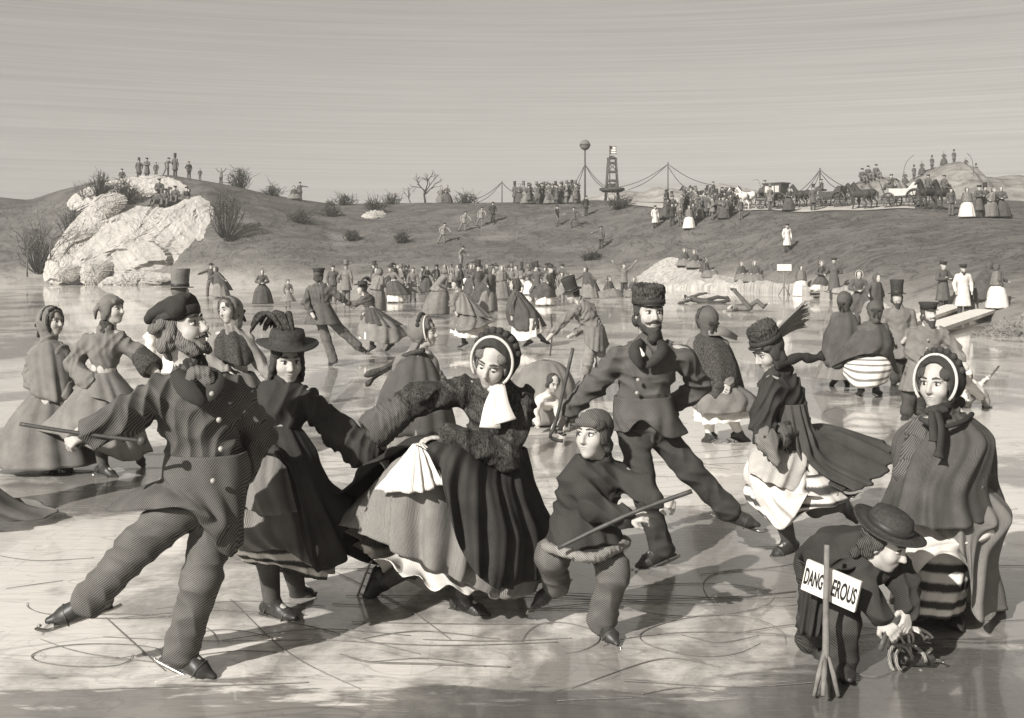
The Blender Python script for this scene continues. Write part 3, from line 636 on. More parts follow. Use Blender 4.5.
hill('peak_hill', [(884, 200), (905, 184), (925, 172), (940, 165), (952, 162), (962, 166), (972, 176), (990, 178), (1010, 175), (1060, 180), (1090, 205)], 130, 12, 'near_hill', .25, 4)
# ------------------------------------------------------------------ rocks
k = NT('rock'); ob = k.map('Object'); a = k.noise(ob, .5, 8, .65, .5); cr = k.noise(k.map('Object', (.7, .7, 1.2), (.3, .5, 0)), .55, 3, .5, 1.5); l2 = k.wave(k.map('Object', (1, 1, 1), (.4, .7, .3)), .55, 7, 4, .8)
vein = k.math('ABSOLUTE', k.math('SUBTRACT', cr, .5)); v2 = k.math('ABSOLUTE', k.math('SUBTRACT', k.noise(k.map('Object', (1, 1, .5), (.2, .9, .4)), 1.1, 3, .5, 1), .5))
base = k.mix(k.rng(a, .3, .7), rgb(.28), rgb(.46)); base = k.mix(k.math('MULTIPLY', k.rng(l2, .80, .98), .35), base, rgb(.2))
base = k.mix(k.rng(vein, .006, .0, 0, .7), base, rgb(.07)); base = k.mix(k.rng(v2, .006, .0, 0, .5), base, rgb(.1)); k.col(base); k.rough(.9, .1); k.bump(a, .7, .3); MATS['rock'] = k.m
def rock(label, outline, Y, dep, seed=0, cat='rock', mat='rock', nf=16, slope=.8):
    """a boulder filling a traced outline: broken flat faces over a bulk that leans back, closed behind"""
    r = np.random.RandomState(seed); n, m = 110, 30; P = catmull([Wp(x, y, Y) for x, y in outline], n); P[:, [0, 2]] += r.randn(n, 2)*.035*min(dep, 2); c = P.mean(0); zc = c[2]; sz = np.abs(P-c).max(0)
    sd = np.stack([c[0]+r.uniform(-1, 1, nf)*sz[0], c[2]+r.uniform(-1, 1, nf)*sz[2]], 1); off = r.uniform(-.13, .13, nf)*dep; tx, tz = r.uniform(-.22, .22, nf), r.uniform(-.2, .3, nf)
    vs = np.zeros((2, m, n, 3))
    for i in range(m):
        t = (i/(m-1.))**.8; p = c+(P-c)*max(t, .004)
        w = p[:, [0, 2]]+.22*np.stack([np.sin(p[:, 2]*2.1+seed), np.sin(p[:, 0]*1.7+seed)], 1); d = np.linalg.norm(w[:, None]-sd[None], axis=2); k_ = d.argmin(1)
        fac = off[k_]+tx[k_]*(p[:, 0]-sd[k_, 0])+tz[k_]*(p[:, 2]-sd[k_, 1]); ed = (1-t**5)
        f = p.copy(); f[:, 1] += -dep*.7*(1-t**2.4)+fac*.8*ed+(p[:, 2]-zc)*slope; f[:, [0, 2]] += r.randn(n, 2)*.015*ed; f[:, 1] += r.randn(n)*.025*ed; vs[0, i] = f
        g = p.copy(); g[:, 1] += dep*.5*(1-t)+(p[:, 2]-zc)*slope+.02; vs[1, i] = g
    vs = vs.reshape(-1, 3); fs = []
    for s_ in range(2):
        o = s_*m*n
        for i in range(m-1):
            for j in range(n):
                f = [o+i*n+j, o+i*n+(j+1) % n, o+(i+1)*n+(j+1) % n, o+(i+1)*n+j]; fs.append(f if s_ else f[::-1])
    e0, e1 = (m-1)*n, m*n+(m-1)*n
    fs += [[e0+j, e0+(j+1) % n, e1+(j+1) % n, e1+j] for j in range(n)]
    o = MB().add(vs-c, fs, smooth=False).build('rock', M(mat), None, c.tolist()); return tag(o, label, cat)
rock('huge pale dome of bare rock facing the ice under the seated boys', [(230, 246), (221, 264), (196, 278), (150, 285), (100, 284), (60, 280), (57, 262), (70, 232), (88, 210), (112, 203), (140, 206), (162, 205), (184, 194), (199, 200), (213, 218)], 87.5, 2.6, 1, nf=26)
rock('tall narrow pale rock slab leaning at the left end of the outcrop', [(104, 222), (92, 246), (84, 270), (70, 278), (56, 274), (54, 256), (62, 232), (72, 212), (86, 200), (102, 206)], 86.6, .7, 2)
rock('flat pale rock shelf capping the hill behind the bare bushes', [(188, 192), (160, 200), (134, 207), (104, 212), (84, 212), (70, 204), (80, 190), (104, 181), (130, 176), (152, 174), (172, 179)], 93, 1.6, 3)
rock('squared pale block wedged above the tall rock slab', [(126, 204), (118, 216), (106, 220), (94, 214), (90, 200), (102, 193), (120, 194)], 88.5, 1.2, 4)
rock('rounded white boulder at the ice edge with curled cracks', [(112, 270), (104, 284), (88, 284), (80, 272), (84, 262), (98, 259), (110, 262)], 84.2, 1.2, 5)
rock('low flat white boulder at the ice edge beside the rounded one', [(80, 271), (78, 280), (62, 281), (54, 274), (60, 267), (74, 265)], 84, .9, 6)
rock('low shelf of pale rock running along the ice right of the boulders', [(176, 276), (150, 286), (118, 287), (98, 284), (110, 276), (140, 272)], 83.6, 1.0, 7)
rock('lone pale rock with bushy top on the middle of the bank', [(388, 224), (378, 228), (364, 224), (360, 218), (368, 211), (380, 210), (388, 217)], 97, 1.1, 8)
# ------------------------------------------------------------------ bare trees and bushes
plain('twig', .045, .4, 6, .95, .05); plain('twig_grey', .11, .4, 6, .95, .05)
def branch(mb, p, d, L, r, lev, rr):
    n = 4; pts = [p]; q = p
    for i in range(n): d = unit(d+rr.randn(3)*.20+V(0, 0, .04)); q = q+d*L/n; pts.append(q)
    mb.tube(pts, list(np.linspace(r, r*.62, n+1)), 5 if lev > 1 else 4)
    if lev <= 0: return
    for i in range(rr.randint(2, 4)):
        a = rr.uniform(.35, .95); nd = unit(d+a*unit(rr.randn(3)*V(1, .8, .7))); branch(mb, pts[rr.randint(2, n+1)], nd, L*rr.uniform(.55, .8), r*.6, lev-1, rr)
def tree(name, label, base, height, seed, lev=4, r=None, lean=(0, 0, 1), group=None, mat='twig', parts=True):
    rr = np.random.RandomState(seed); t = thing(name, label, 'tree' if parts else 'bush', np.asarray(base).tolist(), 0, group); b = V(0, 0, -.1); r = r or height*.03; d = unit(lean); pts = [b]; q = b; L = height*.36
    for i in range(4): d = unit(d+rr.randn(3)*.1); q = q+d*L/4; pts.append(q)
    MB().tube(pts, list(np.linspace(r, r*.7, 5)), 7).build('trunk', M(mat), t); mb = MB()
    for i in range(4): branch(mb, pts[-1-(i % 2)], unit(d+.8*unit(rr.randn(3)*V(1, .7, .5))), L*.85, r*.62, lev-2, rr)
    mb.build('crown', M(mat), t); return t
def bush(label, base, w, hgt, seed, n=60, mat='twig', r=.03, group=None):
    rr = np.random.RandomState(seed); mb = MB()
    for i in range(n):
        a = rr.uniform(0, 6.28); sp = rr.uniform(.0, 1)**.7; top = V(cos(a)*sp*w*.5, sin(a)*sp*w*.4, hgt*(1-.45*sp**2)*rr.uniform(.55, 1.05)); b = V(cos(a)*sp*w*.12, sin(a)*sp*w*.1, -.15)
        m = lerp(b, top, .5)+rr.randn(3)*.06*w; mb.tube([b, m, top], [r, r*.8, r*.4], 4)
        for _ in range(2):
            q = lerp(m, top, rr.uniform(0, .8)); mb.tube([q, q+rr.randn(3)*V(.16, .14, .12)*w+V(0, 0, .1*hgt)], [r*.7, r*.35], 4)
    return tag(mb.build('bush', M(mat), None, np.asarray(base).tolist()), label, 'bush', group)
def gtop(px): Y = Ycr(px)+.6; return V((px-CX)*Y/F, Y, terr(px, Y)-.1)
for i, (px, py, hh, s_, lb) in enumerate([(44, 262, 6.0, 2, 'tall bare tree at the far left in front of the tall rock slab'), (66, 246, 4.6, 8, 'bare forked tree standing just left of the tall rock slab'), (84, 210, 3.2, 5, 'small bare tree on the top left of the outcrop')]):
    g = ground_hit(px, py); tree('bare_tree', lb, V((px-CX)*g[1]/F, g[1]-3*(i < 2), max(g[2]-1*(i < 2), -.02)), hh, s_, 5, .07, mat='twig_grey', group='bare trees on the left outcrop')
tree('bare_tree', 'largest bare spreading tree on the skyline of the middle bank', gtop(425), 3.5, 12, 5, .11); tree('bare_tree', 'thin leaning bare sapling left of the spreading skyline tree', gtop(411), 2.2, 14, 4, .05, (-.45, 0, 1))
for px, w, h_, n, lb in [(240, 2.7, 2.0, 70, 'tallest round bare bush on the slope right of the boy with raised arms'), (272, 2.2, 1.3, 55, 'lower spreading bare bush beside the tall round one on the skyline'), (346, 2.6, 1.3, 60, 'broad low bush on the crest above the lone pale rock'), (392, 2.0, 1.3, 50, 'small round bush left of the bare sapling on the crest'), (465, 2.6, 1.3, 60, 'dark bush on the crest right of the standing couple'), (441, 1.2, .7, 30, 'tiny bush at the foot of the couple on the crest'), (330, 1.2, .8, 30, 'tiny bush at the left end of the broad crest bush')]:
    bush(lb, gtop(px), w, h_, int(px), n)
for px, py, w, h_, lb in [(128, 200, 2.6, 1.9, 'dark spiky bush on the shelf above the rock dome'), (104, 196, 2.0, 2.2, 'thin bush of tall twigs on the flat rock shelf'), (228, 236, 3.4, 4.0, 'large dark bush growing down the bank right of the rock dome'), (377, 212, 2.8, 1.4, 'dark bush hanging over the lone pale rock'), (40, 270, 3.4, 4.0, 'dark thicket at the foot of the far left trees'), (74, 236, 2.6, 2.6, 'tangle of brush behind the tall rock slab'), (620, 208, 2.8, 1.2, 'low bush on the mound below the signal tower'), (300, 222, 2.4, 1.0, 'low scrub on the bank under the pointing man'), (330, 216, 2.6, 1.0, 'low scrub on the bank below the broad crest bush'), (352, 240, 1.6, .9, 'straggling scrub below the lone pale rock'), (402, 242, 1.6, .9, 'straggling scrub right of the lone pale rock'), (592, 258, 1.8, .5, 'flattened dry weeds near the snow streaks')]:
    g = ground_hit(px, py); bush(lb, g-V(0, .9 if px in (228, 128, 104, 377) else .3, 0), w, h_, int(px*3), 64)
# ------------------------------------------------------------------ the large skaters in front (joints traced from the picture, with their own depths)
def stick(name, label, cat, pts, Y, r, mat, knob=0, ferrule=0, flat=None):
    P = [Wp(p[0], p[1], Y+p[2]) for p in pts]; c = P[0]; P = [p-c for p in P]; o = MB().tube(list(catmull(P, 14, False)), r, 8).build(name, M(mat), None, c.tolist()); tag(o, label, cat)
    if knob: MB().ell(P[-1], knob, None, 14).build('knob', M(mat), o)
    if ferrule: MB().tube([lerp(P[-1], P[-2], .12), P[-1]], r*1.25, 8).build('ferrule', M('steel'), o)
    return o
# bearded skater with cane, left
Y1 = ice_Y(675)
person('big bearded man in soft cap on one skate with a cane in hand', Y1, (182, 675), dict(
    head=(181, 330, -.02), neck=(192, 374), waist=(206, 462), pelvis=(207, 496), shl=(160, 391, -.06), ell=(124, 416, -.2), wrl=(92, 432, -.30), hal=(74, 438, -.34),
    shr=(230, 388, .06), elr=(258, 434, .20), wrr=(238, 478, .26), hil=(188, 504, -.06), knl=(139, 545, -.16), anl=(92, 597, -.10), tol=(56, 618, -.12),
    hir=(216, 512, .06), knr=(201, 580, -.06), anr=(182, 648, 0), tor=(212, 676, -.04)),
    dict(yaw=78, pitch=15, roll=0, hs=1.08, w=.19, ww=.15, coat='coat_dark', pants='trouser', hair='wild', hairmat='hair_mid', beard='whisker', hat='cap', hatmat='coat_black', collar='coat_black', sleeve=(.088, .084, .074), leg=(.106, .086, .078),
         handl=dict(n=V(.3, .75, -.6), curl=.95, th=1), handr=dict(glove=1), buttons=[(212, 394, -.215), (219, 420, -.225), (221, 449, -.21), (213, 481, -.20)],
         coatskirt=dict(mat='coat_dark', folds=(7, .022), loops=[['E', (206, 452), .185, .145], ['E', (206, 474), .20, .16],
           [(246, 505, .05), (238, 518, -.1), (219, 520, -.2), (196, 506, -.22), (158, 495, -.18), (136, 490, .0), (152, 490, .18), (222, 505, .22)],
           [(242, 548, .06), (226, 556, -.08), (206, 528, -.18), (184, 508, -.24), (146, 510, -.2), (108, 511, -.04), (136, 504, .2), (222, 530, .24)]])))
stick('cane', 'dark walking cane with round knob gripped by the bearded man in front', 'cane', [(20, 424, -.38), (78, 433, -.36), (142, 441, -.33)], Y1, .0085, 'wood_dark', .021)
E1 = bpy.data.objects['person']; r1 = Wp(182, 675, Y1); q1 = lambda x, y, d: Wp(x, y, Y1+d)-r1
solid(MB(), Sdf(.006).ell(q1(199, 372, -.17), (.05, .035, .03)).ell(q1(208, 378, -.18), (.03, .025, .045)).ell(q1(192, 378, -.17), (.03, .025, .04)), wr=.006, wl=.035).build('cravat', M('trouser'), E1)
for pts in (((176, 372, -.1), (186, 388, -.2), (205, 405, -.225)), ((206, 372, -.08), (216, 382, -.17), (210, 402, -.225))): MB().ribbon(list(catmull([q1(*p) for p in pts], 9, False)), [.022, .03, .036, .04, .042, .04, .034, .022, .006], up=(.1, -1, .25), th=.012).build('lapel', M('coat_black'), E1)
# woman with the plumed hat
Y2 = ice_Y(617)
person('young woman in plumed hat and full-skirted jacket gliding beside the bearded man', Y2, (279, 617), dict(
    head=(287, 361, 0), neck=(284, 392), waist=(276, 428), pelvis=(276, 455), shl=(259, 402, .02), ell=(243, 440, .1), wrl=(240, 474, .14), shr=(309, 398, 0), elr=(338, 431, -.02), wrr=(368, 452, -.08), har=(382, 458, -.1),
    hil=(268, 520, 0), knl=(268, 560, -.04), anl=(272, 602, 0), tol=(292, 616, -.06), hir=(284, 520, .08), knr=(291, 562, .14), anr=(298, 592, .36), tor=(288, 602, .46)),
    dict(fem=True, yaw=24, pitch=-8, hs=.98, coat='coat_black', hair='curls', hat='plume', hatmat='felt', collar='coat_black', sleeve=(.07, .075, .085), sleever=(.068, .085, .105), handr=dict(n=V(0, .4, -.9), curl=.4), stock='stocking',
         skirts=[dict(name='petticoat', mat='stripe', folds=(11, .02), loops=[['E', (280, 500), .2, .18], ['E', (281, 540), .25, .22], [(324, 580, 0), (310, 577, -.16), (284, 568, -.24), (258, 564, -.18), (244, 562, 0), (258, 566, .2), (284, 572, .26), (312, 578, .2)]]),
                 dict(name='skirt', mat='sk_mid', folds=(12, .022), seed=4, loops=[['E', (276, 440), .15, .12], ['E', (275, 480), .22, .2], ['E', (279, 520), .29, .26], [(334, 574, 0), (310, 566, -.24), (283, 550, -.34), (252, 552, -.26), (232, 548, 0), (250, 556, .28), (285, 566, .36), (322, 572, .22)]]),
                 dict(name='apron', mat='sk_mid', folds=(16, .018), seed=8, loops=[['E', (274, 436), .16, .13], ['E', (270, 470), .22, .23], [(318, 515, .05), (298, 512, -.24), (270, 516, -.36), (245, 508, -.26), (234, 500, 0), (248, 505, .2), (275, 515, .3), (306, 515, .22)]]),
                 dict(name='jacket_skirt', mat='sk_black', folds=(10, .03), seed=6, loops=[['E', (276, 424), .115, .10], ['E', (279, 446), .18, .17], [(326, 478, .02), (312, 486, -.18), (292, 474, -.26), (276, 446, -.2), (262, 444, -.0), (266, 456, .2), (290, 480, .3), (318, 480, .2)],
                    [(352, 500, .06), (342, 560, -.12), (312, 566, -.28), (286, 470, -.3), (258, 450, -.04), (254, 500, .2), (285, 560, .36), (334, 560, .25)]])]))
# lady lifting her skirt, centre
Y3 = ice_Y(611)
person('lady in fur jacket and bonnet stooping to lift her wide skirt', Y3, (474, 611), dict(
    head=(494, 363, -.16), neck=(497, 390, -.05), waist=(499, 452, .04), pelvis=(497, 476, .06), shl=(461, 388, -.03), ell=(414, 400, -.16), wrl=(377, 428, -.24), hal=(377, 446, -.24), shr=(522, 398, 0), elr=(506, 456, -.26), wrr=(446, 439, -.40), har=(425, 437, -.44),
    hil=(480, 500, 0), knl=(468, 550, -.06), anl=(463, 598, 0), tol=(482, 611, -.06), hir=(500, 500, .05), knr=(450, 545, .1), anr=(384, 582, .22), tor=(370, 598, .25)),
    dict(fem=True, yaw=-24, pitch=-20, roll=15, hs=1.06, w=.17, coat='fur', hair='lady', hairmat='hair_mid', hat='bonnet', hatmat='coat_black', sleeve=(.08, .08, .078), cuff=.104, cuffs='l', cufflen=.13, cuffmat='coat_dark', iris=(0, -2),
         handl=dict(n=V(.3, .6, -.2), curl=.55, th=1), handr=dict(n=V(0, -.1, -1), curl=.35, th=1), stock='stocking',
         skirts=[dict(name='petticoat', mat='sk_white', folds=(15, .028), wav=.02, loops=[['E', (478, 490), .22, .24], ['E', (455, 545), .30, .32], [(528, 586, .05), (505, 596, -.24), (470, 592, -.42), (424, 584, -.46), (382, 562, -.34), (362, 548, -.05), (395, 580, .3), (460, 592, .42), (510, 592, .3)]]),
                 dict(name='skirt', mat='sk_mid', folds=(17, .045), seed=3, loops=[['E', (496, 452), .15, .12], [(528, 500, 0), (510, 500, -.24), (470, 470, -.36), (420, 446, -.42), (392, 470, -.25), (400, 480, .05), (455, 490, .25), (510, 500, .25)],
                     [(545, 560, .05), (528, 582, -.26), (470, 545, -.48), (405, 500, -.50), (366, 500, -.3), (370, 505, .05), (430, 540, .30), (505, 555, .30)],
                     [(540, 572, .05), (514, 600, -.30), (462, 582, -.52), (404, 556, -.54), (350, 528, -.34), (346, 532, .02), (400, 575, .36), (500, 592, .40)]]),
                 dict(name='gown', mat='sk_black', folds=(15, .04), seed=5, loops=[['E', (499, 448), .15, .125], [(534, 484, 0), (520, 490, -.27), (494, 482, -.40), (466, 452, -.46), (440, 440, -.40), (420, 436, -.1), (440, 455, .22), (505, 470, .28)],
                     [(547, 520, .05), (534, 540, -.30), (502, 535, -.50), (456, 492, -.58), (424, 448, -.50), (378, 462, -.16), (400, 500, .34), (505, 520, .40)],
                     [(550, 548, .06), (530, 580, -.34), (496, 588, -.56), (462, 552, -.64), (420, 446, -.54), (342, 488, -.2), (345, 556, .30), (500, 575, .46)]])]))
E3 = bpy.data.objects['person.002']; r3 = Wp(474, 611, Y3); q3 = lambda x, y, d: Wp(x, y, Y3+d)-r3
loft(MB(), [[q3(423, 443, -.47), q3(418, 444, -.50), q3(413, 444, -.49), q3(416, 443, -.44)], [q3(434, 455, -.50), q3(420, 460, -.56), q3(402, 460, -.50), q3(418, 455, -.42)], [q3(446, 478, -.52), q3(424, 492, -.60), q3(378, 490, -.50), q3(415, 478, -.40)]], 84, 16, (12, .022), .01, seed=4).build('skirt_lining', M('sk_white'), E3)
mb = MB()
for s_ in (0, 1):
    p = [Wp(498+3*s_, 386, Y3-.19), Wp(492+10*s_, 405, Y3-.25), Wp(490+16*s_, 428-6*s_, Y3-.28)]; mb.ribbon(list(catmull([q-Wp(474, 611, Y3) for q in p], 10, False)), [.02+.004*i for i in range(10)], up=(0, -1, .1), th=.012)
solid(mb, Sdf(.006).ell(Wp(496, 388, Y3-.18)-Wp(474, 611, Y3), (.05, .03, .03)), wr=.006, wl=.04); mb.build('scarf', M('white_cloth'), E3)
# tall man in the fur cap
Y4 = ice_Y(566)
person('tall black-bearded man in fur cap and buttoned short coat striding behind the boy', Y4, (662, 566), dict(
    head=(649, 313, -.03), neck=(650, 344), waist=(643, 402), pelvis=(645, 424), shl=(617, 356, .0), ell=(592, 388, -.06), wrl=(566, 412, -.12), hal=(556, 428, -.14), shr=(684, 355, .02), elr=(700, 386, .16), wrr=(676, 404, .22),
    hil=(632, 430, -.02), knl=(646, 496, -.1), anl=(661, 546, 0), tol=(640, 564, -.06), hir=(658, 430, .04), knr=(690, 470, .04), anr=(728, 509, .12), tor=(751, 522, .10)),
    dict(yaw=14, pitch=-2, hs=1.04, w=.19, ww=.15, coat='coat_dark', pants='trouser_dark', hair='short', beard='full', beardmat='hair_dark', hat='furcap', collar='coat_dark', handl=dict(glove=1), handr=dict(glove=1), sleeve=(.075, .068, .06), buttons=[(640, 366, -.17), (638, 380, -.175), (637, 393, -.17)],
         coatskirt=dict(folds=(7, .015), loops=[['E', (643, 396), .18, .135], ['E', (645, 414), .20, .16], [(690, 432, .04), (668, 438, -.15), (642, 420, -.21), (627, 432, -.18), (614, 430, 0), (626, 430, .17), (655, 432, .22)]])))
E4 = bpy.data.objects['person.003'] if 'person.003' in bpy.data.objects else None
q4 = lambda x, y, d: Wp(x, y, Y4+d)-Wp(662, 566, Y4)
for pts in (((642, 341, -.1), (634, 352, -.16), (642, 368, -.185)), ((660, 341, -.1), (662, 352, -.16), (646, 368, -.185))): MB().ribbon(list(catmull([q4(*p) for p in pts], 9, False)), [.02, .026, .032, .036, .038, .036, .03, .02, .006], up=(.1, -1, .25), th=.012).build('lapel', M('coat_black'), E4)
solid(MB(), Sdf(.007).ell(q4(637, 349, -.12), (.03, .02, .02)).cone(q4(638, 348, -.13), q4(643, 355, -.16), .014, .016), wr=.003, wl=.04).build('neckcloth', M('white_cloth'), E4)
for hnd, d in (((566, 412, -.12), (556, 428, -.14)), ((676, 404, .22), (666, 414, .24))):
    S = Sdf(.008); w = Wp(hnd[0], hnd[1], Y4+hnd[2])-Wp(662, 566, Y4); sdf_hand(S, w, Wp(d[0], d[1], Y4+d[2])-Wp(hnd[0], hnd[1], Y4+hnd[2]), V(.2, -.4, -.2), 1.1, .8); S.cone(w-V(0, 0, -.03), w, .05, .04, .01)
    solid(MB(), S).build('glove', M('glove'), E4)
stick('skating_stick', 'thin dark stick with hooked foot held by the man in the fur cap', 'stick', [(573, 348, -.2), (563, 392, -.2), (555, 425, -.2), (550, 436, -.2), (556, 440, -.2), (563, 441, -.2)], Y4, .011, 'wood_dark')
# boy with stick
Y5 = ice_Y(637)
person('boy in knit cap and fur-trimmed tunic crouching on skates with a long stick', Y5, (604, 637), dict(
    head=(594, 435, -.06), neck=(598, 464), waist=(582, 512, .02), pelvis=(584, 532, .03), shl=(578, 474, -.04), ell=(594, 508, -.2), wrl=(628, 519, -.26), hal=(648, 515, -.28), shr=(620, 472, .02), elr=(642, 489, -.12), wrr=(657, 499, -.20), har=(674, 505, -.22),
    hil=(568, 540, .06), knl=(551, 556, .02), anl=(556, 582, .22), tol=(541, 598, .20), hir=(602, 542, .0), knr=(614, 572, -.12), anr=(602, 618, 0), tor=(613, 637, -.10)),
    dict(cat='boy', k=.86, hs=1.12, yaw=-38, pitch=2, coat='coat_black', pants='trouser', hair='lady', hairmat='hair_dark', hat='knit', hatmat='coat_dark', collar='fur', w=.17, sleeve=(.075, .068, .056), handl=dict(n=V(.2, .6, -.7), curl=.8, th=1), handr=dict(n=V(.2, .6, -.7), curl=.9, th=1), leg=(.105, .09, .082), iris=(-1, 0),
         coatskirt=dict(mat='coat_black', folds=(8, .018), loops=[['E', (582, 505), .125, .11], ['E', (583, 522), .17, .15], [(625, 540, 0), (612, 548, -.17), (592, 556, -.24), (566, 551, -.2), (546, 544, 0), (560, 540, .18), (600, 538, .22)]])))
E5 = bpy.data.objects['person.004'] if 'person.004' in bpy.data.objects else None
hem = catmull([Wp(x, y, Y5+d)-Wp(604, 637, Y5) for x, y, d in [(626, 541, 0), (613, 550, -.17), (592, 558, -.25), (566, 553, -.21), (545, 545, 0), (560, 541, .18), (600, 539, .22)]], 60)
S = Sdf(.009); S.path(list(hem)+[hem[0]], [.022]*61, .01); solid(MB(), S, wr=.008, wl=.03).build('fur_trim', M('mid_cloth'), E5)
stick('hockey_stick', 'long straight wooden stick across the crouching boy in both hands', 'stick', [(692, 491, -.32), (630, 514, -.31), (558, 548, -.30)], Y5, .011, 'wood_dark')
# lady with the wind-blown skirts
Y6 = ice_Y(553)
person('lady in feathered cap and scarf bent into the wind with pale skirts blowing behind her', Y6, (786, 553), dict(
    head=(769, 352, -.03), neck=(777, 372), waist=(783, 432), pelvis=(785, 450), shl=(770, 386, -.13), ell=(763, 418, -.2), wrl=(764, 436, -.26), hal=(772, 446, -.28), shr=(791, 386, .05), elr=(796, 424, -.02), wrr=(778, 437, -.20), har=(770, 448, -.24),
    hil=(780, 480, -.05), knl=(782, 515, -.08), anl=(789, 541, 0), tol=(776, 553, -.06), hir=(795, 480, .1), knr=(815, 508, .2), anr=(840, 505, .38), tor=(850, 515, .4)),
    dict(fem=True, yaw=-68, pitch=-26, hs=1.0, sq=.8, coat='coat_black', hair='lady', hat='furcap', hatup=.022, sleeve=(.075, .075, .08), cuff=.085, cuffs='r', cufflen=.12, cuffmat='coat_dark', handl=dict(n=V(0, .6, -.5), curl=.6), handr=dict(n=V(0, .6, -.5), curl=.6),
         skirts=[dict(name='striped_petticoat', mat='stripe', folds=(9, .03), seed=2, loops=[['E', (790, 470), .22, .2], ['E', (796, 495), .32, .28], [(862, 492, .1), (838, 503, -.1), (806, 512, -.3), (784, 528, -.3), (772, 520, -.12), (778, 515, .1), (800, 512, .26), (840, 500, .26)]]),
                 dict(name='white_skirt', mat='sk_white', folds=(10, .035), seed=7, wav=.02, loops=[['E', (785, 445), .15, .14], ['E', (782, 470), .24, .22], [(830, 478, .05), (815, 488, -.2), (790, 496, -.33), (764, 498, -.28), (752, 494, 0), (760, 490, .2), (790, 485, .3), (820, 480, .2)], [(858, 486, .12), (836, 496, -.16), (806, 498, -.34), (784, 530, -.36), (762, 504, -.18), (766, 500, .1), (792, 505, .3), (838, 490, .28)]]),
                 dict(name='tucked_skirt', mat='sk_pale', folds=(9, .025), seed=9, loops=[['E', (784, 438), .145, .13], ['E', (780, 455), .2, .2], [(806, 488, 0), (797, 492, -.26), (778, 486, -.33), (758, 478, -.26), (749, 470, -.05), (758, 465, .14), (780, 468, .22), (800, 478, .15)]]),
                 dict(name='mantle', mat='sk_dark', folds=(15, .035), seed=12, loops=[['E', (784, 402), .14, .16], ['E', (788, 428), .16, .18], [(846, 434, .1), (824, 462, -.10), (802, 468, -.16), (791, 456, -.16), (788, 440, .1), (797, 428, .26), (824, 424, .3)], [(896, 458, .2), (870, 486, -.04), (834, 490, -.14), (806, 480, -.16), (806, 452, .16), (832, 430, .36), (880, 440, .42)]])]))
E6 = bpy.data.objects['person.005'] if 'person.005' in bpy.data.objects else None
r6 = Wp(786, 553, Y6); q6 = lambda x, y, d: Wp(x, y, Y6+d)-r6
mb = MB().ribbon(list(catmull([q6(774, 366, -.1), q6(786, 362, -.06), q6(800, 357, .02), q6(811, 359, .06), q6(822, 356, .1)], 18, False)), [.03, .034, .03, .026, .022]*3+[.02, .03, .036], up=(.1, -1, .3), th=.02)
solid(mb, Sdf(.008).cone(q6(774, 374, -.06), q6(786, 370, .03), .055, .05), wr=.008, wl=.04); mb.build('scarf', M('coat_black'), E6)
mb = MB()
for j in range(64):
    a = rng.uniform(-1, 1); mb.tube(list(catmull([q6(767, 341, .0), q6(778, 333+5*a, .06*a), q6(791, 323+8*a, .1*a), q6(805+rng.uniform(-9, 5), 314+11*a+rng.uniform(-3, 3), .12*a)], 9, False)), [.012, .012, .011, .01, .009, .008, .007, .005, .003], 5)
mb.build('plume', M('mid_cloth'), E6)
solid(MB(), Sdf(.009).ell(q6(767, 440, -.30), (.075, .05, .085)).cone(q6(767, 436, -.3), q6(776, 462, -.34), .05, .03), wr=.008, wl=.06).build('handbag', M('coat_grey'), E6)
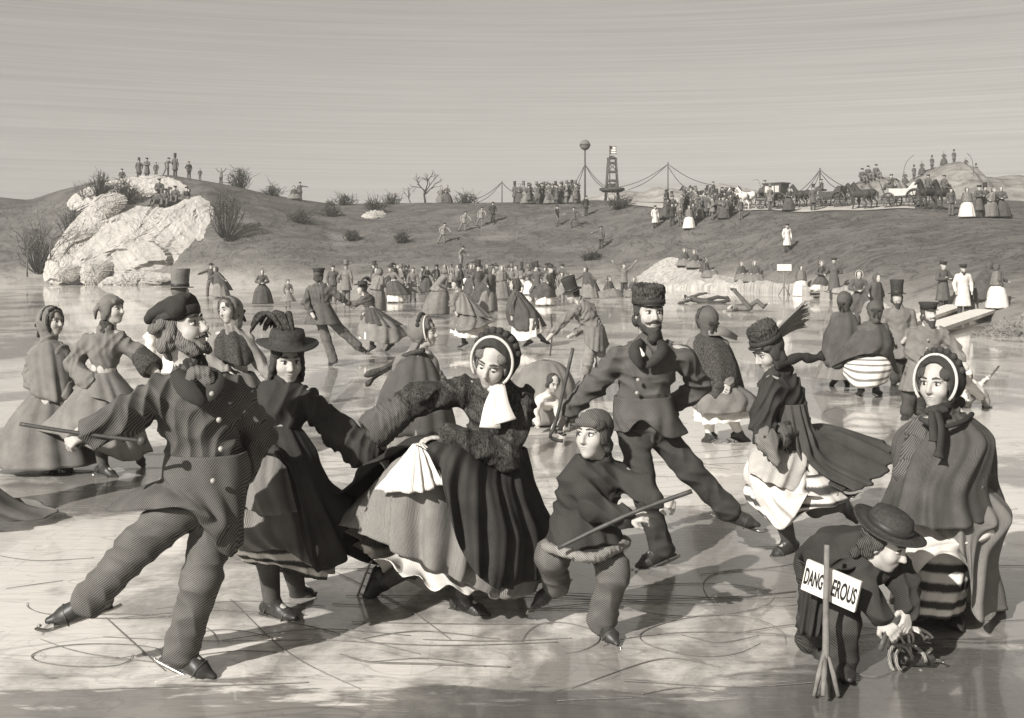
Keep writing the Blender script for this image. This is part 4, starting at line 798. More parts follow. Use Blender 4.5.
# lady standing at the right in the wide mantle
Y7 = ice_Y(622)
person('bonneted lady standing in broad dark mantle over a lifted white skirt', Y7, (938, 622), dict(
    head=(938, 384, -.04), neck=(944, 414), waist=(944, 478), pelvis=(945, 500), shl=(920, 430, -.06), ell=(908, 470, -.14), wrl=(925, 497, -.22), shr=(968, 430, .04), elr=(980, 470, -.04), wrr=(962, 498, -.2),
    hil=(930, 520, 0), knl=(927, 566, -.04), anl=(925, 604, -.05), tol=(916, 618, -.16), hir=(952, 520, .02), knr=(953, 566, .0), anr=(950, 606, -.02), tor=(958, 624, -.14)),
    dict(fem=True, yaw=-46, pitch=-2, hs=1.04, coat='coat_dark', hair='lady', hat='bonnet', hatmat='coat_black', handl=dict(n=V(0, .8, -.3), curl=.6), handr=dict(n=V(0, .8, -.3), curl=.6), skate=False,
         skirts=[dict(name='striped_petticoat', mat='stripe', folds=(8, .012), seed=2, loops=[['E', (938, 500), .14, .14], ['E', (937, 560), .16, .19], [(965, 612, .02), (956, 617, -.2), (937, 619, -.28), (916, 616, -.22), (907, 611, 0), (916, 606, .18), (938, 605, .25), (956, 608, .2)]]),
                 dict(name='white_skirt', mat='sk_white', folds=(8, .014), seed=3, loops=[['E', (945, 480), .17, .16], ['E', (942, 520), .3, .3], [(982, 555, .05), (968, 550, -.28), (940, 546, -.39), (909, 556, -.30), (895, 560, 0), (915, 560, .26), (945, 560, .34), (975, 560, .26)], [(990, 606, .1), (972, 570, -.28), (940, 554, -.40), (906, 586, -.30), (889, 603, .0), (915, 606, .3), (950, 610, .36), (985, 612, .28)]]),
                 dict(name='gown', mat='sk_grey', folds=(12, .035), seed=4, loops=[['E', (945, 478), .16, .15], ['E', (950, 510), .3, .28], [(996, 560, .02), (984, 552, -.26), (964, 520, -.34), (930, 515, -.22), (912, 535, .04), (915, 560, .3), (950, 565, .4), (985, 565, .3)], [(1006, 608, .04), (976, 618, -.30), (966, 560, -.36), (930, 530, -.24), (908, 560, .08), (912, 606, .34), (955, 612, .44), (995, 612, .34)]]),
                 dict(name='mantle', mat='sk_dark', folds=(11, .034), seed=5, pw=1.3, loops=[['E', (945, 410), .055, .05], ['E', (945, 420), .16, .12], ['E', (944, 440), .25, .2], [(995, 482, .02), (972, 490, -.28), (938, 490, -.36), (906, 484, -.28), (893, 476, -.02), (908, 475, .22), (944, 476, .28), (984, 478, .22)], [(1003, 512, .02), (978, 525, -.32), (938, 530, -.42), (898, 521, -.32), (880, 508, -.02), (900, 506, .28), (945, 508, .34), (990, 508, .28)]])]))
E7 = bpy.data.objects['person.006'] if 'person.006' in bpy.data.objects else None
r7 = Wp(938, 622, Y7); q7 = lambda x, y, d: Wp(x, y, Y7+d)-r7
for pts, w in (((q7(932, 412, -.16), q7(933, 428, -.24), q7(934, 442, -.29)), .022), ((q7(937, 412, -.16), q7(941, 430, -.25), q7(938, 458, -.34)), .017)): MB().ribbon(list(catmull(pts, 8, False)), [w]*7+[.03], up=(0, -1, .2), th=.01).build('ribbon', M('coat_black'), E7)
solid(MB(), Sdf(.007).ell(q7(930, 411, -.15), (.035, .02, .022)).ell(q7(942, 410, -.15), (.035, .02, .022)).cone(q7(934, 410, -.15), q7(960, 402, .0), .02, .03), wr=.004, wl=.04).build('bow', M('coat_black'), E7)
MB().tube(list(catmull([q7(920, 418, -.16), q7(938, 427, -.22), q7(962, 422, -.16), q7(972, 414, 0)], 14, False)), .014, 6).build('collar_edge', M('coat_black'), E7)
# stooping boy at the sign
Y8 = ice_Y(674)
person('boy in round brimmed hat stooping behind the sign to strap his skates', Y8, (846, 674), dict(
    head=(884, 543, -.10), neck=(876, 558, .0), waist=(838, 556, .12), pelvis=(826, 568, .14), shl=(862, 568, -.06), ell=(868, 596, -.12), wrl=(880, 619, -.18), hal=(889, 628, -.2), shr=(894, 556, .04), elr=(906, 586, -.04), wrr=(908, 610, -.14), har=(906, 624, -.18),
    hil=(840, 585, .06), knl=(842, 624, -.04), anl=(841, 658, 0), tol=(848, 676, -.14), hir=(818, 582, .14), knr=(816, 618, .12), anr=(812, 640, .3), tor=(822, 652, .2)),
    dict(cat='boy', k=.9, hs=1.08, yaw=52, pitch=-24, coat='coat_black', pants='trouser_dark', hair='wild', hat='round', hatmat='felt', w=.165, sq=.8, tail=.9, sleeve=(.078, .068, .058), collar='coat_black', handl=dict(n=V(.4, .3, -.5), curl=.7), handr=dict(n=V(-.5, .2, -.5), curl=.7), leg=(.105, .088, .08), skate=False,
         coatskirt=dict(mat='coat_black', folds=(9, .025), loops=[['E', (828, 560), .14, .16], [(840, 580, .1), (832, 585, -.06), (818, 582, -.08), (806, 575, 0), (803, 568, .12), (812, 562, .26), (832, 566, .28)], [(826, 628, .12), (820, 636, .0), (808, 637, -.02), (799, 632, .04), (798, 626, .16), (808, 622, .3), (824, 622, .28)]])))
# ------------------------------------------------------------------ skaters in the middle distance
def lady_loops(*l): return list(l)
Y = ice_Y(476)
person('woman in fur-cuffed jacket and wide skirt looking right behind the cane', Y, (106, 476), dict(head=(112, 310), neck=(107, 330), waist=(103, 374), pelvis=(103, 386), shl=(88, 340), ell=(73, 364, .05), wrl=(90, 384, -.12), shr=(120, 338), elr=(137, 352), wrr=(150, 366, -.1),
    hil=(98, 400), knl=(100, 440), anl=(103, 466), tol=(116, 476, -.05), hir=(110, 400), knr=(120, 435, .2), anr=(135, 450, .4), tor=(140, 460, .4)), dict(fem=True, yaw=72, pitch=4, hs=1.02, coat='coat_grey', hair='lady', hairmat='hair_mid', hat='knit', hatmat='coat_grey', cuff=.11, cuffs='r', cufflen=.12, cuffmat='fur', collar='fur', sleeve=(.07, .075, .08),
    skirts=[dict(mat='sk_mid', folds=(10, .035), loops=[['E', (103, 378), .15, .13], ['E', (98, 405), .3, .28], [(150, 452, .1), (128, 462, -.3), (100, 452, -.4), (66, 440, -.3), (38, 430, 0), (60, 440, .3), (100, 455, .4), (138, 455, .3)]]), dict(name='jacket_skirt', mat='sk_grey', folds=(8, .02), seed=3, loops=[['E', (103, 372), .125, .11], [(140, 398, 0), (125, 408, -.2), (104, 400, -.26), (85, 395, -.2), (72, 388, 0), (85, 392, .2), (105, 398, .25), (126, 400, .2)]])]))
Y = ice_Y(470)
person('hooded girl in shawl gliding at the far left edge behind the wide skirt', Y, (52, 470), dict(head=(52, 322), neck=(49, 342), waist=(50, 385), pelvis=(50, 396), shl=(36, 352), ell=(30, 375), wrl=(42, 395, -.15), shr=(62, 351), elr=(68, 375), wrr=(66, 398, -.15), hil=(48, 400), knl=(48, 435), anl=(48, 460), tol=(56, 470, -.1), hir=(56, 400), knr=(60, 435), anr=(62, 460), tor=(72, 470, -.1)),
    dict(fem=True, yaw=66, coat='coat_grey', hair='lady', hairmat='hair_mid', hat='hood', hatmat='coat_grey', skirts=[dict(mat='sk_grey', folds=(9, .03), loops=[['E', (50, 392), .16, .15], ['E', (46, 420), .32, .3], ['E', (46, 462), .5, .42]]), dict(name='shawl', mat='sk_grey', folds=(8, .02), seed=2, loops=[['E', (49, 340), .06, .05], ['E', (49, 352), .17, .13], [(76, 385, 0), (64, 402, -.2), (48, 400, -.25), (34, 396, -.2), (24, 385, 0), (34, 384, .2), (50, 384, .24), (66, 384, .2)]])]))
Y = ice_Y(424)
person('man in tall grey silk hat seen from behind the bearded man', Y, (182, 424), dict(head=(181, 293), neck=(180, 311), waist=(180, 347), pelvis=(180, 356), shl=(163, 318), ell=(150, 338), wrl=(152, 358, -.1), shr=(198, 318), elr=(206, 340), wrr=(204, 358), hil=(176, 360), knl=(176, 388), anl=(176, 415), tol=(172, 424, .1), hir=(186, 360), knr=(187, 388), anr=(188, 415), tor=(192, 424, .1)),
    dict(yaw=140, coat='pale_cloth', pants='mid_cloth', hair='short', hairmat='hair_mid', hat='top', hatmat='felt_grey', beard='side', coatskirt=dict(mat='pale_cloth', loops=[['E', (180, 347), .17, .14], ['E', (180, 372), .24, .2]])))
Y = ice_Y(458)
person('woman in fur hood and cape leaning left between the two front skaters', Y, (240, 458), dict(head=(229, 311), neck=(232, 330), waist=(236, 368), pelvis=(237, 380), shl=(216, 338), ell=(210, 360, -.1), wrl=(226, 372, -.2), shr=(248, 340), elr=(259, 360), wrr=(270, 378, -.1), hil=(232, 390), knl=(234, 425), anl=(235, 448), tol=(230, 458, -.1), hir=(242, 390), knr=(248, 425), anr=(252, 448), tor=(250, 458, -.1)),
    dict(fem=True, yaw=-32, pitch=-4, roll=-16, coat='mid_cloth', hair='lady', hat='hood', hatmat='coat_grey', skirts=[dict(mat='sk_grey', folds=(9, .03), loops=[['E', (237, 372), .16, .15], ['E', (238, 400), .3, .3], ['E', (242, 448), .46, .4]]), dict(name='cape', mat='fur', folds=(8, .02), seed=2, loops=[['E', (231, 328), .06, .05], ['E', (232, 338), .17, .13], [(256, 358, 0), (246, 366, -.2), (232, 364, -.24), (218, 358, -.2), (209, 350, 0), (220, 352, .2), (234, 354, .24), (248, 356, .2)]])]))
Y = ice_Y(366)
person('man in belted dark jacket and low hat seen from behind, skating with a partner', Y, (331, 366), dict(head=(319, 276), neck=(320, 286), waist=(320, 305), pelvis=(321, 312), shl=(310, 289), ell=(305, 302, -.1), wrl=(311, 312, -.2), shr=(331, 289), elr=(340, 297), wrr=(349, 304, .1), hil=(318, 314), knl=(326, 338), anl=(333, 359), tol=(328, 366, .15), hir=(325, 314), knr=(343, 332, .1), anr=(357, 345, .15), tor=(364, 350, .2)),
    dict(yaw=165, coat='coat_dark', pants='trouser', hair='short', hat='peaked', hatmat='felt', w=.2, k=1.0, skate=True, h=.012, leg=(.1, .085, .08), coatskirt=dict(mat='coat_dark', folds=(6, .02), loops=[['E', (320, 302), .16, .13], ['E', (323, 324), .33, .26]])))
Y = ice_Y(352)
person('lady with plumed hat leaning back on the arm of the dark-jacketed man', Y, (374, 352), dict(head=(362, 289), neck=(366, 296), waist=(371, 309), pelvis=(373, 314), shl=(363, 299, -.1), ell=(356, 304), wrl=(349, 304, .1), shr=(371, 299, .12), elr=(371, 308, .2), wrr=(366, 312, 0), hil=(372, 320), knl=(372, 335), anl=(372, 346), tol=(366, 352), hir=(378, 320), knr=(384, 335), anr=(390, 344), tor=(386, 350)),
    dict(fem=True, yaw=-58, coat='coat_dark', hair='lady', hat='plume', h=.012, skirts=[dict(name='petticoat', mat='sk_white', loops=[['E', (375, 320), .25, .25], ['E', (381, 338), .45, .4]]), dict(mat='sk_mid', folds=(9, .04), loops=[['E', (372, 312), .13, .12], ['E', (378, 324), .4, .34], [(406, 336), (392, 344, -.4), (375, 342, -.5), (362, 338, -.3), (357, 332), (366, 334, .4), (382, 338, .5), (398, 338, .4)]]), dict(name='jacket_skirt', mat='sk_dark', loops=[['E', (371, 308), .12, .11], [(402, 325), (388, 326, -.3), (374, 324, -.36), (365, 322, -.25), (360, 318), (367, 318, .25), (380, 320, .33), (394, 322, .3)]])]))
Y = ice_Y(478)
person('girl in trimmed bonnet and dark cloak in profile behind the stooping lady', Y, (412, 478), dict(head=(425, 333), neck=(417, 352), waist=(413, 394), pelvis=(412, 405), shl=(401, 360), ell=(394, 385), wrl=(405, 400, -.1), shr=(430, 359), elr=(440, 384), wrr=(436, 402, -.1), hil=(408, 410), knl=(408, 445), anl=(408, 468), tol=(418, 478), hir=(417, 410), knr=(418, 445), anr=(420, 468), tor=(430, 478)),
    dict(fem=True, yaw=74, coat='coat_grey', hair='lady', hairmat='hair_mid', hat='bonnet', hatmat='coat_grey', skirts=[dict(mat='sk_grey', loops=[['E', (412, 398), .16, .15], ['E', (412, 425), .3, .3], ['E', (412, 468), .42, .4]]), dict(name='cloak', mat='sk_dark', folds=(8, .025), seed=3, loops=[['E', (418, 350), .06, .06], ['E', (416, 362), .17, .14], ['E', (414, 392), .29, .26], ['E', (412, 430), .38, .33]])]))
E7b = bpy.data.objects[[o.name for o in bpy.data.objects if o.name.startswith('person')][-1]]; r_ = Wp(412, 478, Y); q_ = lambda x, y, d: Wp(x, y, Y+d)-r_
MB().tube(list(catmull([q_(424, 350, -.14), q_(404, 356, -.05), q_(385, 368, 0), q_(364, 376, 0)], 14, False)), [.022]*10+[.028, .034, .03, .01], 8).build('boa', M('fur'), E7b)
MB().tube(list(catmull([q_(410, 356, .1), q_(390, 368, .1), q_(374, 378, .1), q_(366, 386, .1)], 14, False)), [.016]*10+[.022, .03, .026, .01], 8).build('boa', M('fur'), E7b)
Y = ice_Y(348)
person('lady in wide shawl and streaming skirt skating left of the cloaked woman', Y, (463, 348), dict(head=(456, 284), neck=(459, 291), waist=(464, 308), pelvis=(465, 312), shl=(455, 295, -.1), ell=(452, 303, -.15), wrl=(455, 310, -.2), shr=(467, 295, .1), elr=(474, 304, .1), wrr=(470, 310), hil=(463, 318), knl=(463, 332), anl=(464, 342), tol=(457, 348), hir=(468, 318), knr=(476, 328, .2), anr=(484, 335, .3), tor=(482, 340, .3)),
    dict(fem=True, yaw=-58, coat='coat_grey', hair='lady', hat='cap', hatmat='coat_dark', h=.013, skirts=[dict(name='petticoat', mat='sk_white', loops=[['E', (466, 318), .25, .25], [(490, 328), (476, 337, -.3), (462, 338, -.4), (454, 335, -.2), (450, 331), (458, 332, .3), (470, 333, .4), (482, 330, .3)]]), dict(mat='sk_grey', folds=(9, .04), loops=[['E', (464, 308), .14, .13], ['E', (468, 318), .34, .3], [(494, 322, .1), (478, 328, -.4), (462, 331, -.45), (452, 329, -.2), (448, 324), (458, 325, .3), (474, 325, .4), (486, 322, .4)]]), dict(name='shawl', mat='sk_mid', loops=[['E', (459, 291), .06, .06], ['E', (461, 297), .18, .15], [(492, 318, .1), (474, 316, -.25), (460, 314, -.3), (452, 309, -.2), (449, 304), (456, 306, .2), (470, 310, .3), (482, 313, .3)]])]))
Y = ice_Y(347)
person('woman in long dark cloak and white petticoat skating left in profile', Y, (529, 347), dict(head=(514, 285), neck=(516, 292), waist=(522, 310), pelvis=(524, 314), shl=(513, 296, -.12), ell=(512, 305, -.2), wrl=(512, 314, -.2), shr=(521, 296, .12), elr=(528, 305, .2), wrr=(528, 314, .1), hil=(524, 320), knl=(526, 334), anl=(529, 341), tol=(522, 347), hir=(528, 320), knr=(536, 332, .2), anr=(543, 339, .2), tor=(548, 343, .2)),
    dict(fem=True, yaw=-72, coat='coat_dark', hair='lady', hat='hood', hatmat='coat_dark', h=.013, skirts=[dict(name='petticoat', mat='sk_white', loops=[['E', (526, 318), .3, .27], [(546, 329, .1), (536, 336, -.3), (524, 341, -.35), (515, 340, -.2), (511, 336), (518, 336, .3), (530, 334, .4), (540, 331, .3)]]), dict(name='cloak', mat='sk_dark', folds=(8, .03), loops=[['E', (516, 291), .06, .06], ['E', (517, 298), .18, .15], ['E', (522, 312), .34, .26], [(546, 326, .1), (534, 330, -.3), (522, 331, -.34), (514, 329, -.2), (510, 324), (516, 326, .2), (528, 326, .3), (538, 326, .3)]])]))
Y = ice_Y(386)
person('man in black top hat bending forward over a thin cane beside the fur-capped man', Y, (591, 386), dict(head=(573, 295), neck=(580, 302), waist=(593, 328), pelvis=(595, 337), shl=(575, 309, -.15), ell=(564, 320, -.2), wrl=(553, 333, -.2), shr=(590, 307, .12), elr=(588, 326, .1), wrr=(574, 334, -.1), hil=(591, 342), knl=(588, 362, -.1), anl=(585, 379), tol=(576, 386), hir=(598, 342), knr=(602, 360), anr=(597, 378, .1), tor=(590, 385, .1)),
    dict(yaw=-64, pitch=-22, coat='coat_grey', pants='mid_cloth', hair='short', hat='top', hatmat='felt', w=.18, sq=.85, h=.01, coatskirt=dict(mat='coat_grey', loops=[['E', (593, 326), .17, .17], [(609, 346, .1), (601, 352, -.2), (592, 350, -.25), (586, 344, -.1), (584, 338), (588, 338, .2), (596, 340, .25), (604, 342, .25)]])))
stick('cane', 'thin cane planted on the ice by the bending top-hatted man', 'cane', [(551, 314, -.2), (552, 334, -.2), (550, 356, -.2)], Y, .012, 'wood_dark')
Y = ice_Y(432)
person('small girl in white pinafore on hands and knees with hooped skirt behind her', Y, (542, 432), dict(head=(553, 383, -.1), neck=(547, 396), waist=(546, 406, .3), pelvis=(547, 404, .45), shl=(539, 400), ell=(535, 414, -.05), wrl=(538, 424, -.1), hal=(538, 431, -.12), shr=(555, 402, .05), elr=(560, 416), wrr=(562, 428, -.05), har=(562, 434, -.1)),
    dict(cat='girl', fem=True, k=.72, hs=1.15, nolegs=True, yaw=22, pitch=-22, coat='pale_cloth', hair='lady', handl=dict(n=V(0, -.2, -1), curl=.3), handr=dict(n=V(0, -.2, -1), curl=.3), skirts=[dict(mat='sk_mid', folds=(10, .02), loops=[['E', (546, 360, .55), .06, .06], ['E', (545, 366, .55), .22, .2], ['E', (545, 384, .55), .34, .3], ['E', (545, 421, .6), .38, .34]])]))
Y = ice_Y(443)
person('lady seen from behind in rough fur cape with skirts blown to the right', Y, (722, 443), dict(head=(706, 320), neck=(708, 334), waist=(716, 378), pelvis=(718, 390), shl=(693, 344), ell=(690, 365, -.1), wrl=(698, 380, -.2), shr=(722, 344), elr=(730, 368), wrr=(728, 384, -.2), hil=(712, 400), knl=(709, 420), anl=(710, 434), tol=(702, 443, .1), hir=(724, 400), knr=(732, 418, .1), anr=(739, 433, .1), tor=(748, 441, .1)),
    dict(fem=True, yaw=205, coat='coat_grey', hair='lady', hat='hood', hatmat='coat_dark', stock='white_cloth', skate=True, skirts=[dict(name='petticoat', mat='sk_white', loops=[['E', (719, 395), .25, .24], [(756, 414, 0), (740, 421, -.25), (718, 424, -.33), (702, 424, -.25), (694, 418, 0), (704, 416, .25), (722, 416, .33), (742, 416, .25)]]), dict(mat='sk_grey', folds=(10, .035), seed=3, loops=[['E', (716, 380), .15, .14], ['E', (720, 394), .34, .3], [(768, 410, .1), (745, 412, -.3), (718, 414, -.42), (698, 412, -.3), (690, 404, 0), (700, 404, .3), (722, 405, .4), (750, 408, .35)]]), dict(name='cape', mat='fur', folds=(8, .02), seed=5, loops=[['E', (708, 332), .07, .06], ['E', (709, 344), .2, .15], ['E', (713, 368), .26, .22], [(745, 398, .1), (730, 400, -.2), (712, 398, -.27), (698, 393, -.2), (692, 386, 0), (700, 386, .2), (716, 388, .27), (732, 392, .25)]])]))
E_ = bpy.data.objects[[o.name for o in bpy.data.objects if o.name.startswith('person')][-1]]; r_ = Wp(722, 443, Y); q_ = lambda x, y, d: Wp(x, y, Y+d)-r_
MB().ribbon([q_(708, 331, -.1), q_(722, 331, -.1), q_(736, 338, 0)], [.05, .05, .025], up=(0, -1, .3), th=.02).build('scarf', M('mid_cloth'), E_)
Y = ice_Y(386)
person('shawled woman standing on the left of the pair near the tall-hatted man', Y, (838, 386), dict(head=(845, 301), neck=(845, 311), waist=(842, 340), pelvis=(841, 346), shl=(835, 317), ell=(832, 332), wrl=(838, 344, -.1), shr=(856, 317), elr=(858, 333), wrr=(852, 344, -.1), hil=(837, 350), knl=(836, 365), anl=(835, 378), tol=(830, 386, .1), hir=(844, 350), knr=(845, 365), anr=(846, 378), tor=(848, 386, .1)),
    dict(fem=True, yaw=140, coat='coat_dark', hair='lady', hat='hood', hatmat='coat_dark', skirts=[dict(mat='sk_grey', loops=[['E', (841, 345), .16, .15], ['E', (838, 378), .36, .34]]), dict(name='shawl', mat='sk_dark', folds=(7, .02), loops=[['E', (845, 310), .06, .06], ['E', (845, 318), .18, .14], ['E', (842, 335), .27, .24], [(864, 352), (852, 362, -.2), (838, 368, -.3), (826, 364, -.2), (820, 356), (828, 352, .2), (842, 352, .3), (856, 352, .2)]])]))
Y = ice_Y(396)
person('stooping woman in broad shawl with striped pale hoop skirt tipped up behind', Y, (868, 396), dict(head=(875, 311), neck=(874, 322), waist=(869, 346, -.1), pelvis=(868, 355), shl=(862, 328), ell=(856, 343, .1), wrl=(862, 352, .2), shr=(885, 328), elr=(890, 344, .1), wrr=(888, 354, .2), hil=(862, 362), knl=(862, 378), anl=(861, 388), tol=(858, 396, .1), hir=(872, 362), knr=(874, 378), anr=(876, 388), tor=(882, 395, .1)),
    dict(fem=True, yaw=165, pitch=-20, coat='coat_dark', hair='lady', hat='hood', hatmat='coat_dark', skate=True, skirts=[dict(name='hoop_skirt', mat='hoop', folds=(8, .012), loops=[['E', (868, 352), .18, .18], ['E', (868, 364, -.1), .31, .32], [(893, 370), (884, 384, -.3), (868, 388, -.42), (852, 386, -.3), (843, 372), (852, 366, .2), (868, 366, .3), (884, 366, .2)]]), dict(name='shawl', mat='sk_dark', folds=(7, .025), seed=2, loops=[['E', (874, 321), .07, .06], ['E', (873, 329), .2, .15], ['E', (868, 345, -.05), .33, .26], [(898, 374, .1), (884, 356, -.25), (866, 354, -.33), (850, 358, -.25), (828, 368, .1), (842, 364, .3), (868, 362, .36), (888, 366, .3)]])]))
Y = ice_Y(384)
person('upright man in tall hat and dark overcoat between the shawled woman and the officer', Y, (899, 384), dict(head=(897, 298), neck=(898, 308), waist=(899, 333), pelvis=(899, 340), shl=(886, 313), ell=(883, 328), wrl=(890, 338, -.15), shr=(911, 313), elr=(914, 328), wrr=(906, 338, -.15), hil=(895, 343), knl=(895, 362), anl=(895, 378), tol=(893, 384, -.1), hir=(903, 343), knr=(903, 362), anr=(903, 378), tor=(906, 384, -.1)),
    dict(yaw=-12, coat='coat_grey', pants='trouser_dark', hair='short', hat='top', hatmat='felt', beard='full', beardmat='hair_dark', skate=False, coatskirt=dict(mat='coat_grey', loops=[['E', (899, 332), .17, .14], ['E', (899, 358), .25, .22]])))
Y = ice_Y(419)
person('bearded officer in peaked cap and belted tunic beside the tall-hatted man', Y, (912, 419), dict(head=(929, 314), neck=(928, 326), waist=(922, 362), pelvis=(920, 370), shl=(914, 333), ell=(910, 350), wrl=(921, 362, -.14), shr=(943, 332), elr=(954, 346), wrr=(962, 360, -.1), hil=(913, 374), knl=(909, 394), anl=(907, 411), tol=(904, 419, -.1), hir=(925, 374), knr=(922, 394), anr=(919, 409, .1), tor=(924, 416)),
    dict(yaw=10, coat='coat_grey', pants='trouser_dark', hair='short', hat='peaked', hatmat='felt', beard='full', beardmat='hair_dark', sleever=(.075, .066, .056), coatskirt=dict(mat='coat_grey', loops=[['E', (922, 360), .165, .135], ['E', (918, 390), .23, .2]]), buttons=[(928, 340, -.16), (927, 348, -.16), (925, 356, -.16)]))
Y = ice_Y(408)
person('small child in pale clothes bending with a thin stick at the right edge', Y, (974, 408), dict(head=(968, 376), neck=(970, 384), waist=(977, 392), pelvis=(980, 394), shl=(964, 387, -.08), ell=(962, 394, -.12), wrl=(966, 398, -.18), shr=(977, 385, .08), elr=(984, 382), wrr=(988, 378, -.08), hil=(975, 395), knl=(968, 400, -.06), anl=(968, 405), tol=(962, 408, -.04), hir=(984, 395), knr=(986, 401), anr=(986, 405), tor=(991, 408)),
    dict(cat='child', k=.55, hs=1.2, yaw=-20, pitch=-12, coat='pale_cloth', pants='mid_cloth', hair='short', hat='knit', hatmat='pale_cloth', skate=False, h=.010))
stick('stick', 'thin stick held up by the child at the right edge', 'stick', [(984, 384, -.08), (999, 366, -.06)], Y, .012, 'wood_dark')
Y = ice_Y(524)
person('woman out of frame whose dark skirt hem trails in at the left edge', Y, (-70, 524), dict(head=(-84, 312), neck=(-84, 338), waist=(-80, 392), pelvis=(-78, 408), shl=(-104, 350), ell=(-114, 385), wrl=(-104, 410), shr=(-66, 350), elr=(-58, 385), wrr=(-64, 410), hil=(-82, 420), knl=(-80, 470), anl=(-78, 512), tol=(-88, 524), hir=(-70, 420), knr=(-66, 470), anr=(-62, 512), tor=(-70, 524)),
    dict(fem=True, yaw=-90, coat='coat_dark', hair='lady', hat='hood', hatmat='coat_dark', skirts=[dict(mat='sk_grey', folds=(9, .03), loops=[['E', (-78, 400), .16, .15], ['E', (-78, 450), .26, .26], [(14, 500, .1), (-14, 503, -.2), (-60, 506, -.4), (-110, 510, -.3), (-126, 512), (-110, 510, .3), (-60, 500, .36), (-14, 494, .25)], [(56, 512, .1), (30, 521, -.14), (-20, 520, -.4), (-110, 518, -.3), (-132, 516), (-110, 514, .3), (-50, 505, .4), (26, 498, .2)]])]))
# ------------------------------------------------------------------ warning sign and the things by the stooping boy
Ys = ice_Y(696); rs_ = Wp(826, 696, Ys); P_ = lambda x, y, d: Wp(x, y, Ys+d)-rs_
t = thing('warning_sign', 'wooden DANGEROUS warning sign board nailed to a leaning post', 'sign', rs_.tolist())
plain('board', .62, .12, 14, .85, .1); plain('post', .16, .3, 18, .85, .1); plain('letter', .022, .2, 40, .8, .1)
post = MB().tube([P_(826, 697, 0), P_(826, 640, 0), P_(826, 600, .0), P_(827, 545, 0)], [.019, .016, .013, .012], 7).build('post', M('post'), t)
mb = MB()
for i, (x, d) in enumerate(((814, -.05), (819, .08), (833, .06), (838, -.04), (823, -.12), (831, .14))): mb.tube([P_(825.5+(x-826)*.1, 652+3*i % 7, 0), P_(lerp(826, x, .6), 674, d*.6), P_(x, 696, d)], [.012, .013, .010], 5)
mb.build('brace', M('post'), t)
tl, tr, bl, br = P_(803, 561, .08), P_(858, 583, -.08), P_(803, 592, .08), P_(857, 617, -.08); cb = (tl+tr+bl+br)/4+V(0, .02, 0)
ex = unit((tr-tl)+(br-bl)); ez = (tl-bl)+(tr-br); ez = unit(ez-ex*(ez@ex)); en = unit(np.cross(ez, ex)); en = -en if en[1] > 0 else en; R = np.stack([ex, -en, ez], 1)
wv, hv = np.linalg.norm(tr-tl+br-bl)/4, np.linalg.norm(tl-bl+tr-br)/4; cb = cb-en*.028
bd = MB().box((0, 0, 0), V(wv, .011, hv)).build('board', M('board'), t); bd.matrix_local = Matrix([list(R[i])+[cb[i]] for i in range(3)]+[[0, 0, 0, 1]])
md = bd.modifiers.new('bevel', 'BEVEL'); md.width = .004; md.segments = 2
def text_mesh(txt, size, x0, x1, hgt, parent, y):
    fc = bpy.data.curves.new('lettering', 'FONT'); fc.body = txt; fc.size = size; fc.extrude = .002; fc.offset = size*.018
    to = bpy.data.objects.new('tmp', fc); COL.objects.link(to); bpy.context.view_layer.update(); me = bpy.data.meshes.new_from_object(to.evaluated_get(bpy.context.evaluated_depsgraph_get()))
    bpy.data.objects.remove(to); n = len(me.vertices); co = np.empty(n*3); me.vertices.foreach_get('co', co); co = co.reshape(-1, 3); lo_, hi_ = co.min(0), co.max(0)
    q = np.zeros_like(co); q[:, 0] = x0+(co[:, 0]-lo_[0])/(hi_[0]-lo_[0])*(x1-x0); q[:, 2] = (co[:, 1]-(lo_[1]+hi_[1])/2)/(hi_[1]-lo_[1])*hgt; q[:, 1] = y-co[:, 2]
    q[:, 2] *= 1+.06*np.sin(q[:, 0]*31); me.vertices.foreach_set('co', q.ravel()); me.materials.clear(); me.materials.append(M('letter')); me.update(); me.name = 'lettering'; return link('lettering', me, parent)
text_mesh('DANG', .1, -wv*.94, -wv*.26, hv*1.05, bd, -.0135); text_mesh('EROUS', .1, wv*.09, wv*.95, hv*1.05, bd, -.0135)
Yk = ice_Y(660)
for i, (x, y, a, lb) in enumerate(((902, 652, .5, 'loose skate with coiled straps lying nearest the stooping boy'), (912, 664, -.25, 'second loose skate lying below the coiled straps'))):
    r0 = Wp(x, y, ice_Y(y)); r0[2] = 0; t = thing('loose_skate', lb, 'skate', r0.tolist(), a); t.scale = (.72,)*3; t.rotation_euler[0] = 1.15+.3*i; t.location.z = .035
    MB().ribbon([V(-.13, 0, .062), V(0, 0, .066), V(.13, 0, .06)], [.032, .04, .03], th=.014).build('sole_plate', M('leather'), t)
    b = MB().ribbon(list(catmull([V(-.15, 0, .012), V(0, 0, .004), V(.14, 0, .01), V(.19, 0, .05), V(.17, 0, .085)], 20, False)), .004, up=(0, 0, 1), th=.016)
    for q in (-.09, .09): b.tube([V(q, 0, .015), V(q, 0, .064)], .007, 6)
    b.build('blade', M('steel'), t)
    for j in range(3 if i == 0 else 2):
        c0 = V(-.05+.06*j, 0, .075); MB().ribbon([c0+V(.07*cos(q)*(1+.3*j)-.03, .09*sin(q), .035+.03*sin(2*q+j)) for q in np.linspace(0, 5.6, 22)], .011, up=(0, 0, 1), th=.004).build('strap', M('pale_cloth' if i == 0 else 'mid_cloth'), t)
